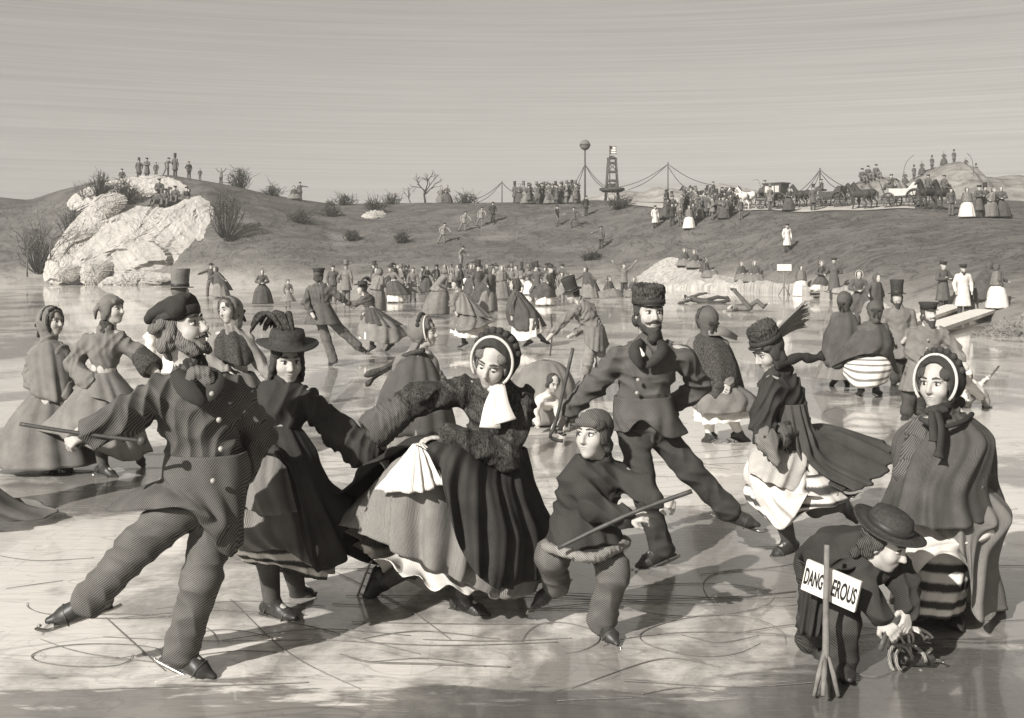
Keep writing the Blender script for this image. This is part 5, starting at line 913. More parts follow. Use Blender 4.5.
tag(MB().ribbon([Wp(890, 626, Y8-.2), Wp(884, 640, Y8-.22), Wp(880, 650, Y8-.24)], .012, up=(0, -1, .2), th=.004).build('skate_strap', M('leather')), 'loose leather strap dangling from the hands of the stooping boy', 'strap')
# notice board on the snow bank
g = V((784-CX)*59/F, 59, .55); t = thing('notice_board', 'small white notice board on a thin post in the snow bank', 'sign', g.tolist())
MB().tube([V(0, 0, -.6), V(0, 0, .75)], .04, 6).build('post', M('post'), t); MB().box((0, -.05, .95), V(.38, .03, .17)).build('board', M('board'), t)
mb = MB();
for d in (-1, 1): mb.tube([V(0, 0, .0), V(.3*d, 0, -.55)], .03, 5)
mb.build('brace', M('post'), t)
# gangplank from the shore to the ice at the right
plain('plank', .60, .15, 8, .85, .1)
for i, (a, b) in enumerate((((892, 331), (1012, 296)), ((905, 341), (1040, 303)))):
    A, B = icept(*a), icept(*b); A[2] = .1; B[2] = .45; d = unit(B-A); s_ = np.cross(d, V(0, 0, 1)); c = (A+B)/2; R = np.stack([d, s_, np.cross(s_, d)], 1)
    o = MB().box((0, 0, 0), V(np.linalg.norm(B-A)/2, .34, .05), R).build('gangplank', M('plank'), None, c.tolist()); tag(o, ('farther', 'nearer')[i]+' of the two pale planks laid from ice to right bank', 'plank')
rock('dark hummock of earth at the right edge under the planks', [(1040, 350), (1015, 356), (985, 350), (968, 338), (985, 328), (1010, 320), (1040, 318)], 27.5, .9, 31, 'rock', 'near_hill', 8)
# ------------------------------------------------------------------ small figures, each kind built once in metres and then copied
def std(**k):
    J = dict(head=V(0, -.02, 1.60), neck=V(0, 0, 1.47), waist=V(0, 0, 1.04), pelvis=V(0, 0, .93), shl=V(-.19, 0, 1.40), ell=V(-.27, .03, 1.13), wrl=V(-.25, -.08, .9), shr=V(.19, 0, 1.40), elr=V(.27, .03, 1.13), wrr=V(.25, -.08, .9),
             hil=V(-.09, 0, .9), knl=V(-.1, -.03, .5), anl=V(-.11, 0, .1), tol=V(-.13, -.2, .03), hir=V(.09, 0, .9), knr=V(.1, -.03, .5), anr=V(.11, 0, .1), tor=V(.13, -.2, .03)); J.update(k); return J
up_arms = dict(ell=V(-.42, 0, 1.55), wrl=V(-.58, -.02, 1.78), elr=V(.42, 0, 1.55), wrr=V(.58, -.02, 1.78))
stride = dict(hil=V(-.1, 0, .86), knl=V(-.2, -.25, .52), anl=V(-.18, -.05, .1), tol=V(-.22, -.28, .03), knr=V(.25, .2, .5), anr=V(.42, .52, .2), tor=V(.5, .4, .06), ell=V(-.5, -.1, 1.25), wrl=V(-.68, -.25, 1.2), elr=V(.4, .2, 1.2), wrr=V(.6, .25, 1.1))
sit = dict(head=V(0, -.04, .98), neck=V(0, 0, .85), waist=V(0, .02, .42), pelvis=V(0, .03, .3), shl=V(-.19, 0, .78), ell=V(-.28, -.05, .5), wrl=V(-.18, -.3, .42), shr=V(.19, 0, .78), elr=V(.28, -.05, .5), wrr=V(.18, -.3, .42), hil=V(-.1, -.02, .25), knl=V(-.16, -.42, .42), anl=V(-.15, -.6, .08), tol=V(-.16, -.8, .04), hir=V(.1, -.02, .25), knr=V(.16, -.42, .42), anr=V(.15, -.6, .08), tor=V(.16, -.8, .04))
lean_ = dict(head=V(0, -.2, 1.5), neck=V(0, -.12, 1.38), waist=V(0, 0, 1.0), shl=V(-.19, -.1, 1.3), shr=V(.19, -.1, 1.3), ell=V(-.4, -.2, 1.1), wrl=V(-.5, -.38, 1.0), elr=V(.36, 0, 1.06), wrr=V(.5, .1, .95))
sk = lambda m, hem=.46, x=0, y=0, fl=9: dict(mat=m, folds=(fl, .03), nth=48, nt=14, loops=[ering(V(0, 0, 1.03), .13, .12), ering(V(x*.4, y*.4, .7), hem*.72, hem*.66), ering(V(x, y, .06), hem, hem*.92)])
shw = lambda m, z=1.0, r=.27: dict(name='shawl', mat=m, folds=(7, .02), nth=40, nt=12, loops=[ering(V(0, 0, 1.48), .07, .06), ering(V(0, 0, 1.40), .21, .15), ering(V(0, .02, z), r, r*.85)])
ovc = lambda m, z=.5, r=.26: dict(mat=m, folds=(6, .015), nth=40, nt=10, loops=[ering(V(0, 0, 1.04), .17, .14), ering(V(0, 0, z), r, r*.9)])
LOW = dict(h=.028, hs=1.14, skate=False, hero=False, wr=.0)
KIND = {
    'gent': (std(), dict(coat='coat_dark', pants='trouser_dark', hat='top', coatskirt=ovc('coat_dark', .55), hair='short')),
    'greygent': (std(elr=V(.33, .02, 1.15), wrr=V(.14, -.16, 1.0)), dict(coat='coat_grey', pants='trouser', hat='top', hatmat='felt_grey', coatskirt=ovc('coat_grey', .6))),
    'capman': (std(ell=V(-.33, .1, 1.14), wrl=V(-.16, .18, .98)), dict(coat='coat_black', pants='trouser_dark', hat='peaked', coatskirt=ovc('coat_black', .72), hair='short')),
    'boy': (std(), dict(coat='coat_dark', pants='trouser', hat='knit', hatmat='coat_black', cat='boy', coatskirt=ovc('coat_dark', .8, .22))),
    'waver': (std(**up_arms), dict(coat='coat_grey', pants='trouser_dark', hat='knit', hatmat='coat_dark', coatskirt=ovc('coat_grey', .75, .22))),
    'pointer': (std(elr=V(.48, -.05, 1.36), wrr=V(.74, -.08, 1.30)), dict(coat='coat_dark', pants='trouser_dark', hat='round', coatskirt=ovc('coat_dark', .75))),
    'skater': (std(**stride), dict(coat='coat_dark', pants='trouser', hat='round', coatskirt=ovc('coat_dark', .75, .22), skate=True)),
    'soldier': (std(), dict(coat='pale_cloth', pants='trouser_dark', hat='peaked', beard='full', beardmat='hair_dark', coatskirt=ovc('pale_cloth', .42))),
    'greatcoat': (std(ell=V(-.3, -.08, 1.15), wrl=V(.02, -.24, 1.16), elr=V(.3, -.08, 1.15), wrr=V(-.02, -.25, 1.2)), dict(coat='coat_dark', pants='trouser_dark', hat='peaked', coatskirt=ovc('coat_dark', .4))),
    'sitter': (std(**sit), dict(coat='coat_dark', pants='trouser', hat='peaked')),
    'shovel': (std(head=V(.12, -.1, 1.5), neck=V(.08, -.05, 1.38), shl=V(-.1, -.05, 1.32), shr=V(.26, -.05, 1.3), elr=V(.45, -.15, 1.15), wrr=V(.5, -.3, 1.0), knl=V(-.25, -.1, .5), anl=V(-.4, 0, .1), tol=V(-.5, -.15, .03)), dict(coat='mid_cloth', pants='coat_grey', hat='round', coatskirt=ovc('mid_cloth', .7, .22))),
    'lady': (std(ell=V(-.3, -.02, 1.14), wrl=V(-.06, -.24, 1.08), elr=V(.3, -.02, 1.14), wrr=V(.06, -.24, 1.08)), dict(fem=True, coat='coat_dark', hat='bonnet', hatmat='coat_dark', nolegs=True, skirts=[sk('sk_dark', .52, .05, .12), dict(name='jacket_skirt', mat='sk_black', folds=(7, .03), nth=40, nt=10, loops=[ering(V(0, 0, 1.06), .13, .12), ering(V(0, .06, .72), .33, .32, .15)])])),
    'greylady': (std(**{**lean_, **dict(ell=V(-.34, .12, 1.1), wrl=V(-.3, -.12, .98))}), dict(fem=True, coat='coat_grey', hat='bonnet', hatmat='coat_grey', nolegs=True, skirts=[sk('sk_grey', .54, .08, .2), dict(name='shawl', mat='sk_mid', folds=(7, .03), nth=40, nt=12, loops=[ering(V(0, -.12, 1.40), .07, .06), ering(V(0, -.1, 1.31), .22, .16), ering(V(0, .08, .9), .30, .30, .2)])])),
    'paleskirt': (std(), dict(fem=True, coat='coat_dark', hat='hood', hatmat='coat_dark', nolegs=True, skirts=[sk('sk_white', .48), shw('sk_grey', .92, .29)])),
    'cloaked': (std(**lean_), dict(fem=True, coat='coat_dark', hat='hood', hatmat='coat_dark', skate=True, skirts=[sk('sk_mid', .5, 0, .15), dict(name='cloak', mat='sk_dark', folds=(8, .03), nth=48, nt=14, loops=[ering(V(0, -.12, 1.4), .07, .06), ering(V(0, -.1, 1.3), .22, .16), ering(V(0, .1, .85), .36, .36), ering(V(0, .25, .4), .46, .5)])])),
    'skatelady': (std(**{**lean_, **dict(knl=V(-.1, -.1, .45), anl=V(-.1, -.05, .1), knr=V(.12, .2, .4), anr=V(.18, .42, .16), tor=V(.2, .3, .05))}), dict(fem=True, coat='coat_grey', hat='plume', skate=True, skirts=[sk('sk_white', .42, 0, .1), dict(name='overskirt', mat='sk_dark', folds=(8, .04), nth=48, nt=14, loops=[ering(V(0, 0, 1.02), .13, .12), ering(V(0, .1, .75), .4, .4), ering(V(.05, .25, .36), .55, .56)])])),
    'girl': (std(), dict(fem=True, cat='girl', coat='coat_grey', hat='knit', hatmat='coat_dark', skirts=[dict(mat='sk_mid', folds=(8, .03), nth=40, nt=10, loops=[ering(V(0, 0, 1.03), .14, .13), ering(V(0, 0, .45), .5, .46)])])),
    'sitlady': (std(**sit), dict(fem=True, coat='coat_dark', hat='bonnet', hatmat='coat_dark', nolegs=True, skirts=[dict(mat='sk_grey', folds=(8, .04), nth=48, nt=12, loops=[ering(V(0, .02, .45), .15, .14), ering(V(0, -.22, .40), .42, .36), ering(V(0, -.32, .05), .62, .56)]), dict(name='shawl', mat='sk_dark', nth=40, nt=10, loops=[ering(V(0, 0, .86), .07, .06), ering(V(0, 0, .78), .21, .15), ering(V(0, .0, .36), .34, .3)])])),
}
PROTO = {}
def place(kind, pos, rz=0, sc=1, label=None, group=None):
    if kind not in PROTO:
        J, o = KIND[kind]; E = person(label, 60, None, J, {**LOW, **o}, group, root=(0, 0, 0))[0]; PROTO[kind] = E
        E.location = tuple(pos); E.rotation_euler[2] = rz; E.scale = (sc,)*3; return E
    return copy_tree(PROTO[kind], tuple(pos), rz, sc, label, group)
def ice_at(px, py): p = icept(px, py, 0); return p
# figures one can name, on the ice
IC = [('lady', 262, 305, .3, .86, 'dark bell-shaped lady standing alone on the pale ice at left'), ('girl', 288, 309, .5, .66, 'child in wide dress bending beside the lone bell-shaped lady'), ('cloaked', 219, 298, -.9, .95, 'cloaked woman of the couple skating near the rock dome'), ('skater', 211, 297, .4, .98, 'man of the couple skating near the rock dome'),
      ('greylady', 377, 312, 2.6, .95, 'woman in grey shawl behind the plumed partner'), ('skatelady', 394, 303, -.7, 1.0, 'woman in dark overskirt bowing beside the white-skirted girl'), ('paleskirt', 376, 303, .2, .9, 'woman with white skirt just behind the plumed partner'), ('girl', 413, 302, .1, .9, 'girl in short grey dress left of the shawled skater'), ('greygent', 346, 304, 2.9, 1, 'man in pale top hat beyond the dark-jacketed skater'), ('boy', 333, 302, .2, .95, 'bare-headed figure at the shoulder of the dark-jacketed skater'),
      ('gent', 478, 309, .5, 1.0, 'tall gentleman leading a cloaked lady behind the two skating ladies'), ('cloaked', 488, 313, .9, 1.0, 'cloaked lady close behind the tall gentleman'), ('greylady', 441, 316, 1.8, 1.0, 'broad-skirted woman from behind left of the shawled skater'), ('skatelady', 547, 306, .9, 1.0, 'skating woman with kicked-out skirt right of the cloaked woman'), ('greylady', 501, 300, .2, 1, 'grey lady facing front between the cloaked pair and the cloaked skater'), ('skater', 537, 302, -.6, .95, 'skating man left of the woman with the kicked-out skirt'), ('girl', 562, 303, 0, .8, 'small girl right of the woman with the kicked-out skirt'), ('cloaked', 588, 299, -.8, .95, 'cloaked woman just beyond the black top hat of the bending man'),
      ('waver', 624, 297, .2, 1.0, 'man flinging up one arm on the ice before the snow streaks'), ('sitlady', 609, 297, .8, .95, 'kneeling woman at the feet of the arm-flinging man'), ('sitlady', 634, 297, -.3, .9, 'seated woman close behind the arm-flinging man'),
      ('lady', 859, 322, -.2, .9, 'young woman whose head shows above the shawled pair, left one'), ('cloaked', 873, 326, .4, .92, 'young woman in hood above the shawled pair, right one'),
      ('soldier', 963, 319, -.1, 1.0, 'bearded soldier in long white belted coat holding a lady by the hand'), ('greatcoat', 943, 312, .3, 1.05, 'dark man with folded arms in a greatcoat beside the white soldier'), ('cloaked', 986, 311, 2.0, 1.0, 'lady drawn along by the hand of the white-coated soldier'), ('paleskirt', 997, 309, 1.6, .85, 'woman at the right edge close behind the soldier’s lady')]
for kd, x, y, rz, sc, lb in IC: place(kd, ground_hit(x, y) if x > 980 else ice_at(x, y), rz, sc, lb.replace('’', "'"))
# far crowd on the ice
kk = ['lady', 'cloaked', 'gent', 'greylady', 'paleskirt', 'capman', 'skatelady', 'girl', 'skater', 'greygent']
KL = {'lady': 'small dark lady in bell skirt', 'cloaked': 'small cloaked woman gliding', 'gent': 'small dark top-hatted man', 'greylady': 'small grey-shawled lady', 'paleskirt': 'small woman with white skirt', 'capman': 'small man in cap', 'skatelady': 'small skating woman in plumed hat', 'girl': 'small girl in short dress', 'skater': 'small striding skater', 'greygent': 'small grey top-hatted man', 'boy': 'small boy in dark clothes', 'greatcoat': 'small man in greatcoat'}
xs = np.sort(rng.uniform(372, 568, 52))
for i, x in enumerate(xs):
    kd = kk[(i*7+rng.randint(3)) % len(kk)]; y = rng.choice([288.6, 290, 291.5, 293, 295]); place(kd, ice_at(x, y), rng.uniform(-3, 3), rng.uniform(.84, .98), KL[kd]+' in the far crowd along the ice shore', 'skaters in the far crowd: '+kd)
# fallen skaters
Y = ice_Y(303)
LW = dict(h=.03, skate=True, hero=False)
person('man sprawled face down on the ice before the snow bank', Y, (702, 303), dict(head=(684, 297), neck=(688, 298), waist=(702, 301), pelvis=(707, 301), shl=(690, 300, -.2), ell=(684, 302, -.5), wrl=(678, 303, -.6), shr=(691, 297, .2), elr=(700, 294, .3), wrr=(707, 293, .4), hil=(708, 302, -.1), knl=(717, 303, -.1), anl=(726, 301, -.1), tol=(732, 302), hir=(708, 300, .1), knr=(717, 297, .1), anr=(727, 298, .1), tor=(733, 303)), dict(yaw=-80, pitch=10, coat='coat_dark', pants='trouser_dark', hair='short', **LW))
Y = ice_Y(311)
person('man fallen on his back with one leg in the air', Y, (738, 311), dict(head=(730, 308, -.1), neck=(733, 308.5), waist=(744, 308), pelvis=(749, 307.5), shl=(735, 309, -.2), ell=(731, 310.5, -.45), wrl=(726, 311, -.5), shr=(736, 306, .2), elr=(742, 305, .4), wrr=(748, 306, .5), hil=(749, 308, -.1), knl=(742, 299, -.1), anl=(735, 291, -.1), tol=(730, 289), hir=(750, 306, .1), knr=(757, 301, .1), anr=(763, 306), tor=(768, 303)), dict(yaw=-60, pitch=40, coat='coat_grey', pants='trouser', hair='short', **LW))
# on the snow bank and the right shore
SH = [('sitlady', 684, 266, .2, 1.1, 'left one of two seated ladies at the top of the snow slope'), ('sitlady', 694, 268, .1, 1.1, 'right one of two seated ladies at the top of the snow slope'), ('sitlady', 741, 281, .4, 1.1, 'left one of two ladies sitting on the bank above the notice board'), ('sitlady', 755, 282, -.3, 1.15, 'right one of two ladies sitting on the bank above the notice board'), ('sitlady', 705, 278, 1.2, 1.2, 'tumbling lady sliding down the snow slope below the seated pair'),
      ('paleskirt', 801, 297, .2, .95, 'woman in hood standing at left of the group with the sled'), ('lady', 821, 297, .4, 1.05, 'lady in bonnet between the hooded woman and the man with the sled'), ('greatcoat', 834, 300, 2.8, 1.15, 'man seen from behind beside the sled on the right shore'), ('soldier', 787, 252, .2, 1.0, 'man in long pale coat alone on the slope above the notice board')]
for kd, x, y, rz, sc, lb in SH: place(kd, ground_hit(x, y), rz, sc, lb)
g = ground_hit(815, 300); t = thing('sled', 'little sled with a pale bundle standing by the man on the right shore', 'sled', (g+V(0, -.9, .12)).tolist())
mb = MB()
for d in (-.2, .2): mb.tube(list(catmull([V(-.5, d, .05), V(.3, d, .05), V(.5, d, .2), V(.45, d, .32)], 12, False)), .03, 5)
mb.build('runner', M('post'), t); MB().box((0, 0, .22), V(.5, .25, .03)).build('seat', M('post'), t); solid(MB(), Sdf(.04).ell(V(-.1, 0, .42), V(.4, .24, .2)).ell(V(.25, 0, .4), V(.22, .2, .16)), wr=.03, wl=.3).build('bundle', M('pale_cloth'), t)
# on the slope of the middle bank
SL = [('shovel', 443, 243, .3, 'lowest of the men climbing the middle slope with a shovel'), ('shovel', 464, 231, .2, 'man climbing second up the middle slope'), ('shovel', 481, 226, -.2, 'man with tool climbing beneath the crowd on the crest'), ('capman', 493, 222, .1, 'capped man highest of the climbers on the middle slope'), ('shovel', 461, 268, 1.2, 'man at the foot of the slope where the climbers started'), ('pointer', 601, 249, 2.6, 'man stretching one arm out while leaning down the slope'), ('skater', 557, 226, .9, 'boy sliding down left of the crest crowd'), ('skater', 574, 228, -.6, 'boy tumbling on the slope under the ball mast'), ('capman', 586, 216, .5, 'man starting down the slope under the ball mast'), ('soldier', 655, 228, .3, 'man in pale coat walking with a stick on the right slope'), ('capman', 662, 0, 0, '')]
for kd, x, y, rz, lb in SL[:-1]: place(kd, ground_hit(x, y), rz, .98, lb)
# on the skyline
KIDS.clear()
SK = [('sitter', 122, .4, 1, 'boy crouching alone at the left end of the hilltop'), ('gent', 139, .3, 1.05, 'top-hatted man at the left end of the hilltop row'), ('greatcoat', 147, -.2, 1.08, 'man in greatcoat second in the hilltop row'), ('boy', 156, 0, .8, 'boy between the two pairs of men on the hilltop'), ('shovel', 167, .8, 1.02, 'man leaning toward his neighbour on the hilltop'), ('gent', 175, 2.8, 1.12, 'tallest top-hatted man at the right of the hilltop row'), ('capman', 189, .5, .9, 'capped man stepping down right of the hilltop row'), ('boy', 200, .2, .62, 'tiny child on the skyline left of the arm-raising boy'), ('waver', 221, 0, .82, 'boy raising both arms on the skyline'), ('pointer', 300, .1, .98, 'man pointing to the right on the skyline'), ('sitlady', 294, .4, 1.15, 'lady seated beside the pointing man on the skyline'), ('greylady', 441, .3, .95, 'woman of the couple standing on the crest by the bare tree'), ('lady', 447, -.3, 1, 'woman in dark at right of the couple by the bare tree')]
for kd, x, rz, sc, lb in SK: place(kd, gtop(x)+V(0, 0, .06), rz, sc, lb)
for x, y, kd, rz, lb in [(160, 197, 'sitter', .3, 'highest boy lying on the brow above the rock dome'), (158, 208, 'sitter', -.4, 'left boy of the four seated on the rock brow'), (166, 207, 'sitter', .2, 'second boy of the four seated on the rock brow'), (176, 204, 'sitter', .1, 'third boy of the four seated on the rock brow'), (187, 205, 'sitter', .9, 'right boy of the four reclining on the rock brow')]:
    g = ground_hit(x, y); place(kd, g+V(0, -.2, .1), rz, 1.25, lb)
ck = ['gent', 'lady', 'capman', 'greatcoat', 'greylady', 'boy', 'greygent']
for i in range(48):
    x = rng.uniform(514, 577); kd = ck[rng.randint(len(ck))]; Y = Ycr(x)+rng.uniform(.1, 3.5); place(kd, V((x-CX)*Y/F, Y, terr(x, Y)), rng.uniform(-3, 3), rng.uniform(1.0, 1.12), KL[kd]+' in the crest crowd by the ball mast', 'people crowding the crest: '+kd)
for i in range(52):
    x = rng.choice([rng.uniform(662, 742), rng.uniform(696, 735)]); kd = ck[rng.randint(len(ck))]; Y = Ycr(x)-rng.uniform(-1.5, 3); place(kd, V((x-CX)*Y/F, Y, terr(x, Y)), rng.uniform(-3, 3), rng.uniform(.88, 1.0), KL[kd]+' in the crowd beside the park road', 'people crowding the road: '+kd)
for x, kd, sc, lb in [(672, 'capman', 1, 'capped man at the left of the family below the road'), (680, 'boy', .8, 'boy of the family below the road'), (689, 'paleskirt', 1, 'woman with pale skirt of the family below the road'), (693, 'gent', 1, 'top-hatted father of the family below the road')]:
    place(kd, ground_hit(x, 226 if kd != 'paleskirt' else 229), .2, sc, lb)
for x, y, kd, sc, lb in [(951, 216, 'boy', 1.0, 'boy walking below the riders on the right crest'), (967, 218, 'paleskirt', 1.05, 'lady in pale skirt at left of the group on the right crest'), (979, 218, 'greatcoat', 1.12, 'man in middle of the group on the right crest'), (991, 218, 'greylady', 1.1, 'lady in grey at right of the group on the right crest'), (985, 217, 'gent', 1.1, 'top-hatted man behind the group on the right crest'), (1001, 218, 'lady', 1.1, 'dark lady at the far right end of the crest')]:
    place(kd, ground_hit(x, y)+V(0, 0, .02), rng.uniform(-.5, .5), sc, lb)
for x, dx, lb in [(862, 0, 'left'), (868, 0, 'middle'), (876, 0, 'right')]: place('sitter', V((x-CX)*116/F, 116, EYE-(np.interp(x, [856, 872, 890], [183, 176, 178])+1-HY)*116/F-.1), .2, 1.3, lb+' of three figures sitting on top of the dome hill')
for i, (x, y) in enumerate([(905, 184), (914, 178), (922, 173.5), (932, 168.5), (944, 164), (954, 162.5), (966, 170), (976, 176.5)]): place('gent' if i % 2 else 'lady', V((x-CX)*130/F, 130, EYE-(y-HY)*130/F-.15), .2, .9, ('dark top-hatted figure' if i % 2 else 'dark lady')+' in the row strung along the peaked hill', 'figures along the peaked hill')
# ------------------------------------------------------------------ masts, wires, signal tower
plain('mast', .07, .3, 4, .9, .1); plain('wire', .06, .2, 4, .9, .1)
def mast(label, x, ytop, Y, feet, ball=0, r=.07, yb=205):
    b = V((x-CX)*Y/F, Y, EYE-(yb-HY)*Y/F); top = Wp(x, ytop, Y)-b; t = thing('mast', label, 'mast', b.tolist()); MB().tube([V(0, 0, -1), top], [r*1.2, r], 8).build('pole', M('mast'), t)
    if ball:
        MB().ell(top, ball, None, 16).build('ball', M('felt_grey'), t); MB().lathe([(ball*1.03, -.06), (ball*1.06, 0), (ball*1.03, .06)], top, None, 20).build('band', M('mast'), t)
    for x2, y2, fr in feet:
        e = Wp(x2, y2, Y+1)-b; s0 = top*fr; MB().tube([lerp(s0, e, q)-V(0, 0, .35*sin(pi*q)) for q in np.linspace(0, 1, 9)], .032, 5).build('guy_wire', M('wire'), t)
mast('tall signal mast with a dark ball on top', 585, 145, 104, [(566, 192, .68), (572, 194, .68), (603, 187, .68), (610, 189, .68)], .5, .08)
mast('short mast with sloping wires left of the crest crowd', 502, 181, 105, [(470, 200, .95), (476, 203, .95), (520, 192, .95)], 0, .05)
mast('mast with long wires right of the signal tower', 668, 162, 104, [(620, 187, .95), (628, 190, .95), (690, 190, .9), (712, 185, .95)], 0, .05)
mast('mast with fanned wires behind the carriages', 820, 168, 96, [(790, 196, .95), (797, 198, .95), (806, 198, .9), (858, 190, .95), (842, 190, .9)], 0, .06)
Y = 106; b = Wp(612, 190, Y); t = thing('signal_tower', 'tapering open signal tower flying a striped flag on the mound', 'tower', b.tolist()); hz = 3.0
for sx in (-1, 1):
    for sy in (-1, 1): MB().tube([V(.62*sx, .6*sy, -1), V(.36*sx, .36*sy, hz)], .085, 6).build('leg', M('mast'), t)
for z in (.9, 1.75, 2.6):
    w = .58-.08*z; mb = MB()
    for s_ in (-1, 1): mb.box((0, w*s_, z), V(w, .05, .09)).box((w*s_, 0, z), V(.05, w*.98, .085))
    mb.build('rail', M('mast'), t)
for z in (0, 1.75):
    mb = MB(); w0, w1 = .6-.08*z, .6-.08*(z+.85)
    for s_ in (-1, 1): mb.tube([V(-w0, -w0*1.02, z), V(w1, -w1*1.02, z+.85)] if s_ > 0 else [V(w0, -w0*1.06, z), V(-w1, -w1*1.06, z+.85)], .04, 5)
    mb.build('brace', M('mast'), t)
MB().lathe([(.9, -.2), (1.25, .0), (1.2, .18), (.8, .24)], V(0, 0, .0), None, 16).build('platform', M('mast'), t); MB().box((0, 0, .28), V(.5, .5, .3)).build('cabin', M('mast'), t); MB().lathe([(.5, hz-.02), (.52, hz+.06), (.1, hz+.3)], (0, 0, 0), None, 8).build('roof', M('mast'), t)
fp = MB().tube([V(-.25, -.42, .6), V(-.25, -.42, 4.25)], .05, 6).build('flagpole', M('mast'), t)
mb = MB(); n = 14; vs = []
for i in range(n):
    q = i/(n-1)
    for z in np.linspace(3.45, 4.2, 8): vs += [V(-.22+.62*q, -.42+.1*sin(6*q), z-.05*q), V(-.22+.62*q, -.40+.1*sin(6*q), z-.05*q)]
fs, mi = [], []
for i in range(n-1):
    for j in range(7):
        for s_ in (0, 1):
            a = (i*8+j)*2+s_; f = [a, a+16, a+18, a+2]; fs.append(f if s_ == 0 else f[::-1]); mi.append(1 if (i < 5 and j > 3) else (0 if j % 2 else 2))
mb.add(np.array(vs), fs, mi).build('flag', [M('board'), M('ink'), M('coat_grey')], fp)
# ------------------------------------------------------------------ horses and carriages on the road
plain('horse_dark', .035, .3, 8, .7, .2); plain('horse_pale', .50, .15, 8, .8, .1); plain('coachwork', .05, .3, 8, .4, .4); plain('coach_pale', .42, .2, 8, .5, .3)
def horse_mesh(mat, ph):
    S = Sdf(.045); S.cone(V(-.55, 0, 1.2), V(.5, 0, 1.22), .31, .29, .1).ell(V(-.62, 0, 1.25), V(.32, .27, .32), None, .1).cone(V(.55, 0, 1.35), V(.98, 0, 1.95), .23, .14, .1).cone(V(.98, 0, 1.98), V(1.32, 0, 1.72), .13, .075, .06)
    for d in (-.04, .04): S.cone(V(.95, d*1.6, 2.05), V(.94, d*1.8, 2.2), .04, .015, .02)
    for d, q in ((-.15, ph), (.15, -ph)):
        S.path([V(.5, d, 1.1), V(.52+.25*q, d, .66), V(.52+.12*q-.06*abs(q), d, .32), V(.56+.1*q, d, .05)], [.13, .075, .05, .06], .03); S.path([V(-.65, d, 1.15), V(-.55-.2*q, d, .78), V(-.80-.25*q, d, .5), V(-.72-.3*q, d, .05)], [.18, .11, .055, .06], .04)
    return S
HP = {}
def horse(label, pos, rz, mat='horse_dark', sc=1, ph=.6, group=None):
    if mat not in HP:
        t = thing('horse', label, 'horse', tuple(pos), rz, group); solid(MB(), horse_mesh(mat, ph)).build('body', M(mat), t); mb = MB().tube([V(-.88, 0, 1.4), V(-1.05, 0, 1.2), V(-1.08, 0, .7)], [.06, .09, .03], 6); mb.build('tail', M('felt'), t)
        MB().ribbon(list(catmull([V(.55, 0, 1.62), V(.75, 0, 1.9), V(.95, 0, 2.12)], 8, False)), .05, up=(0, 1, 0), th=.12).build('mane', M('felt'), t); MB().lathe([(.30, -.03), (.32, 0), (.30, .03)], V(.48, 0, 1.28), np.array([[0, 0, 1], [0, 1, 0], [-1, 0, 0]]), 14).build('harness', M('leather'), t); t.scale = (sc,)*3; HP[mat] = t; return t
    return copy_tree(HP[mat], tuple(pos), rz, sc, label, group)
def wheel(t, c, r):
    w = MB(); n = 22; ring = [V(r*cos(2*pi*i/n), 0, r*sin(2*pi*i/n))+c for i in range(n+1)]; w.tube(ring, .06, 6); o = w.build('wheel', M('coachwork'), t); s_ = MB()
    for i in range(10): s_.tube([c, c+V(r*cos(pi*i/5), 0, r*sin(pi*i/5))], .028, 4)
    s_.ell(c, .11, None, 8); s_.build('spokes', M('coachwork'), o)
def coach(label, pos, rz, closed=True, mat='coachwork', sc=1):
    t = thing('carriage', label, 'carriage', tuple(pos), rz); t.scale = (sc,)*3
    for x, r in ((-.95, .62), (1.0, .5)):
        for d in (-.72, .72): wheel(t, V(x, d, r), r)
    MB().box((.05, 0, .72), V(1.45, .5, .06)).build('chassis', M('coachwork'), t)
    if closed:
        b = MB().add([V(x, y, z) for y in (-.6, .6) for x, z in ((-.95, .95), (-.6, .78), (.45, .78), (.7, .95), (.75, 2.05), (-1.0, 2.05))], [[0, 1, 2, 3, 4, 5], [11, 10, 9, 8, 7, 6]]+[[(i+1) % 6, i, 6+i, 6+(i+1) % 6] for i in range(6)], smooth=False).build('body', M(mat), t); MB().box((-.12, 0, 2.1), V(1.0, .66, .05)).build('roof', M('coachwork'), b)
        for x in (-.6, -.1, .4):
            for d in (-1, 1): MB().box((x, .605*d, 1.6), V(.2, .012, .27)).build('window', M('coach_pale' if mat == 'coachwork' else 'ink'), b)
        MB().box((1.05, 0, 1.45), V(.3, .5, .08)).box((1.3, 0, 1.2), V(.05, .5, .3)).build('driver_seat', M('coachwork'), t)
    else:
        b = MB().add([V(x, y, z) for y in (-.58, .58) for x, z in ((-1.15, 1.75), (-1.0, .8), (.6, .78), (1.0, 1.0), (1.0, 1.35), (.3, 1.3), (-.4, 1.3), (-.8, 1.75))], [[0, 1, 2, 3, 4, 5, 6, 7], [15, 14, 13, 12, 11, 10, 9, 8]]+[[(i+1) % 8, i, 8+i, 8+(i+1) % 8] for i in range(8)], smooth=False).build('body', M(mat), t); MB().box((1.05, 0, 1.5), V(.28, .48, .08)).build('driver_seat', M('coachwork'), t)
    MB().tube([V(1.3, 0, .7), V(3.6, 0, .95)], .04, 5).build('pole', M('coachwork'), t); return t
def road_at(x, d=2.5): Y = Ycr(x)+d; return V((x-CX)*Y/F, Y, terr(x, Y)+.05)
def whip(lb, pts, Y): tag(MB().tube(list(catmull([Wp(x, y, Y)-Wp(*pts[0], Y) for x, y in pts], 12, False)), .014, 5).build('whip', M('wire'), None, Wp(*pts[0], Y).tolist()), lb, 'whip')
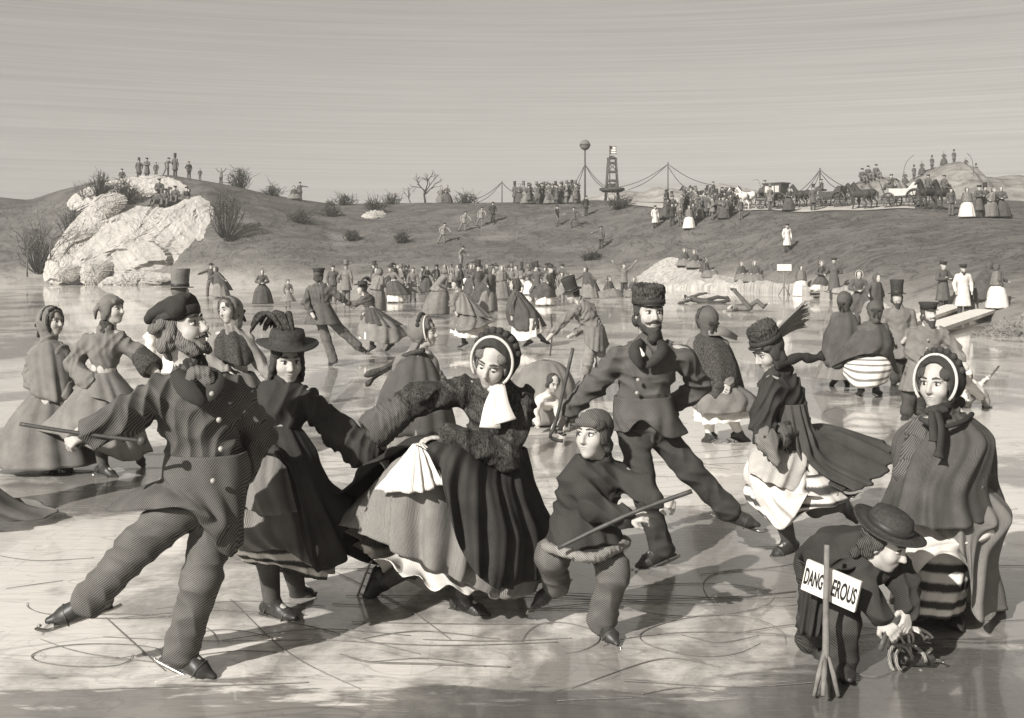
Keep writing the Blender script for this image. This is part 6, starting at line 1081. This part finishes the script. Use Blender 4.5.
def rig(x0, rz, lbc, closed, mat, hm, lbh, hx, lbd, d=3.0, sc=1.0, drv='gent'):
    p = road_at(x0, d); e = road_at(x0-45, d)-p; rz = math.atan2(e[1], e[0]); coach(lbc, p, rz, closed, mat, sc); f = V(cos(rz), sin(rz), 0); s_ = V(-sin(rz), cos(rz), 0)
    for i in (0, 1): q = p+f*3.3*sc+s_*.5*(1-2*i); q[2] = terr(CX+q[0]*F/q[1], q[1])+.04; horse(lbh+(', far side', ', near side')[i], q, rz, hm, sc*.95)
    J = PROTO.get('sitter'); place('sitter', p+f*1.0*sc+V(0, 0, 1.30*sc), rz+pi/2, sc*1.0, lbd)
rig(775, pi, 'closed dark coach with light windows turned toward the pale horses', True, 'coachwork', 'horse_pale', 'pale horse drawing the closed dark coach', 740, 'driver on the closed dark coach drawn by pale horses', 3.0, .88)
rig(905, pi+.12, 'pale open carriage drawn by a dark pair on the right crest', False, 'coach_pale', 'horse_dark', 'dark horse drawing the pale open carriage', 860, 'top driver of the pale open carriage', 3.0, .92)
rig(832, -.1+pi, 'dark open carriage standing between the coach and the black team', False, 'coachwork', 'horse_dark', 'dark horse drawing the middle open carriage', 800, 'driver of the middle open carriage', 5.0, .85)
rig(722, pi, 'dark open carriage half hidden by the crowd on the road', False, 'coachwork', 'horse_dark', 'dark horse of the half-hidden carriage', 700, 'driver above the crowd on the half-hidden carriage', 4.5, .85)
for x, lb, kd in [(928, 'left', 'sitter'), (944, 'right', 'sitter')]:
    p = road_at(x, 1.2); horse(lb+' saddle horse of the two ridden on the right crest', p, pi+.5, 'horse_dark', .92); place(kd, p+V(0, 0, 1.22), .5+pi/2, .92, lb+' rider of the two on horseback on the right crest')
place('gent', road_at(813, 2)+V(0, 0, .0), 0, 1.0, 'top-hatted man on foot behind the coach'); place('greygent', road_at(770, 1)+V(0, 0, 0), .5, 1, 'man on foot at the wheels of the closed coach'); place('lady', road_at(789, 1), .5, .95, 'lady on foot at the rear of the closed coach')
whip('long curved whip of the driver on the pale open carriage', [(902, 180), (906, 163), (914, 155)], 68); whip('whip raised by the driver on the closed coach', [(762, 192), (758, 180), (752, 181)], 90); whip('thin whip of the rider on the right crest', [(974, 176), (972, 160), (967, 153)], 60)
# ------------------------------------------------------------------ thin winter air over the whole pond
hm = bpy.data.materials.new('haze'); hm.use_nodes = True; hn = hm.node_tree.nodes; hn.clear(); ho = hn.new('ShaderNodeOutputMaterial'); hv = hn.new('ShaderNodeVolumePrincipled')
hv.inputs['Color'].default_value = (.96, .94, .90, 1); hv.inputs['Density'].default_value = .0012; hv.inputs['Anisotropy'].default_value = .2; hm.node_tree.links.new(hv.outputs[0], ho.inputs['Volume'])
MB().box((0, 140, 8.5), V(900, 190, 10.5)).build('haze', hm, kind='stuff')
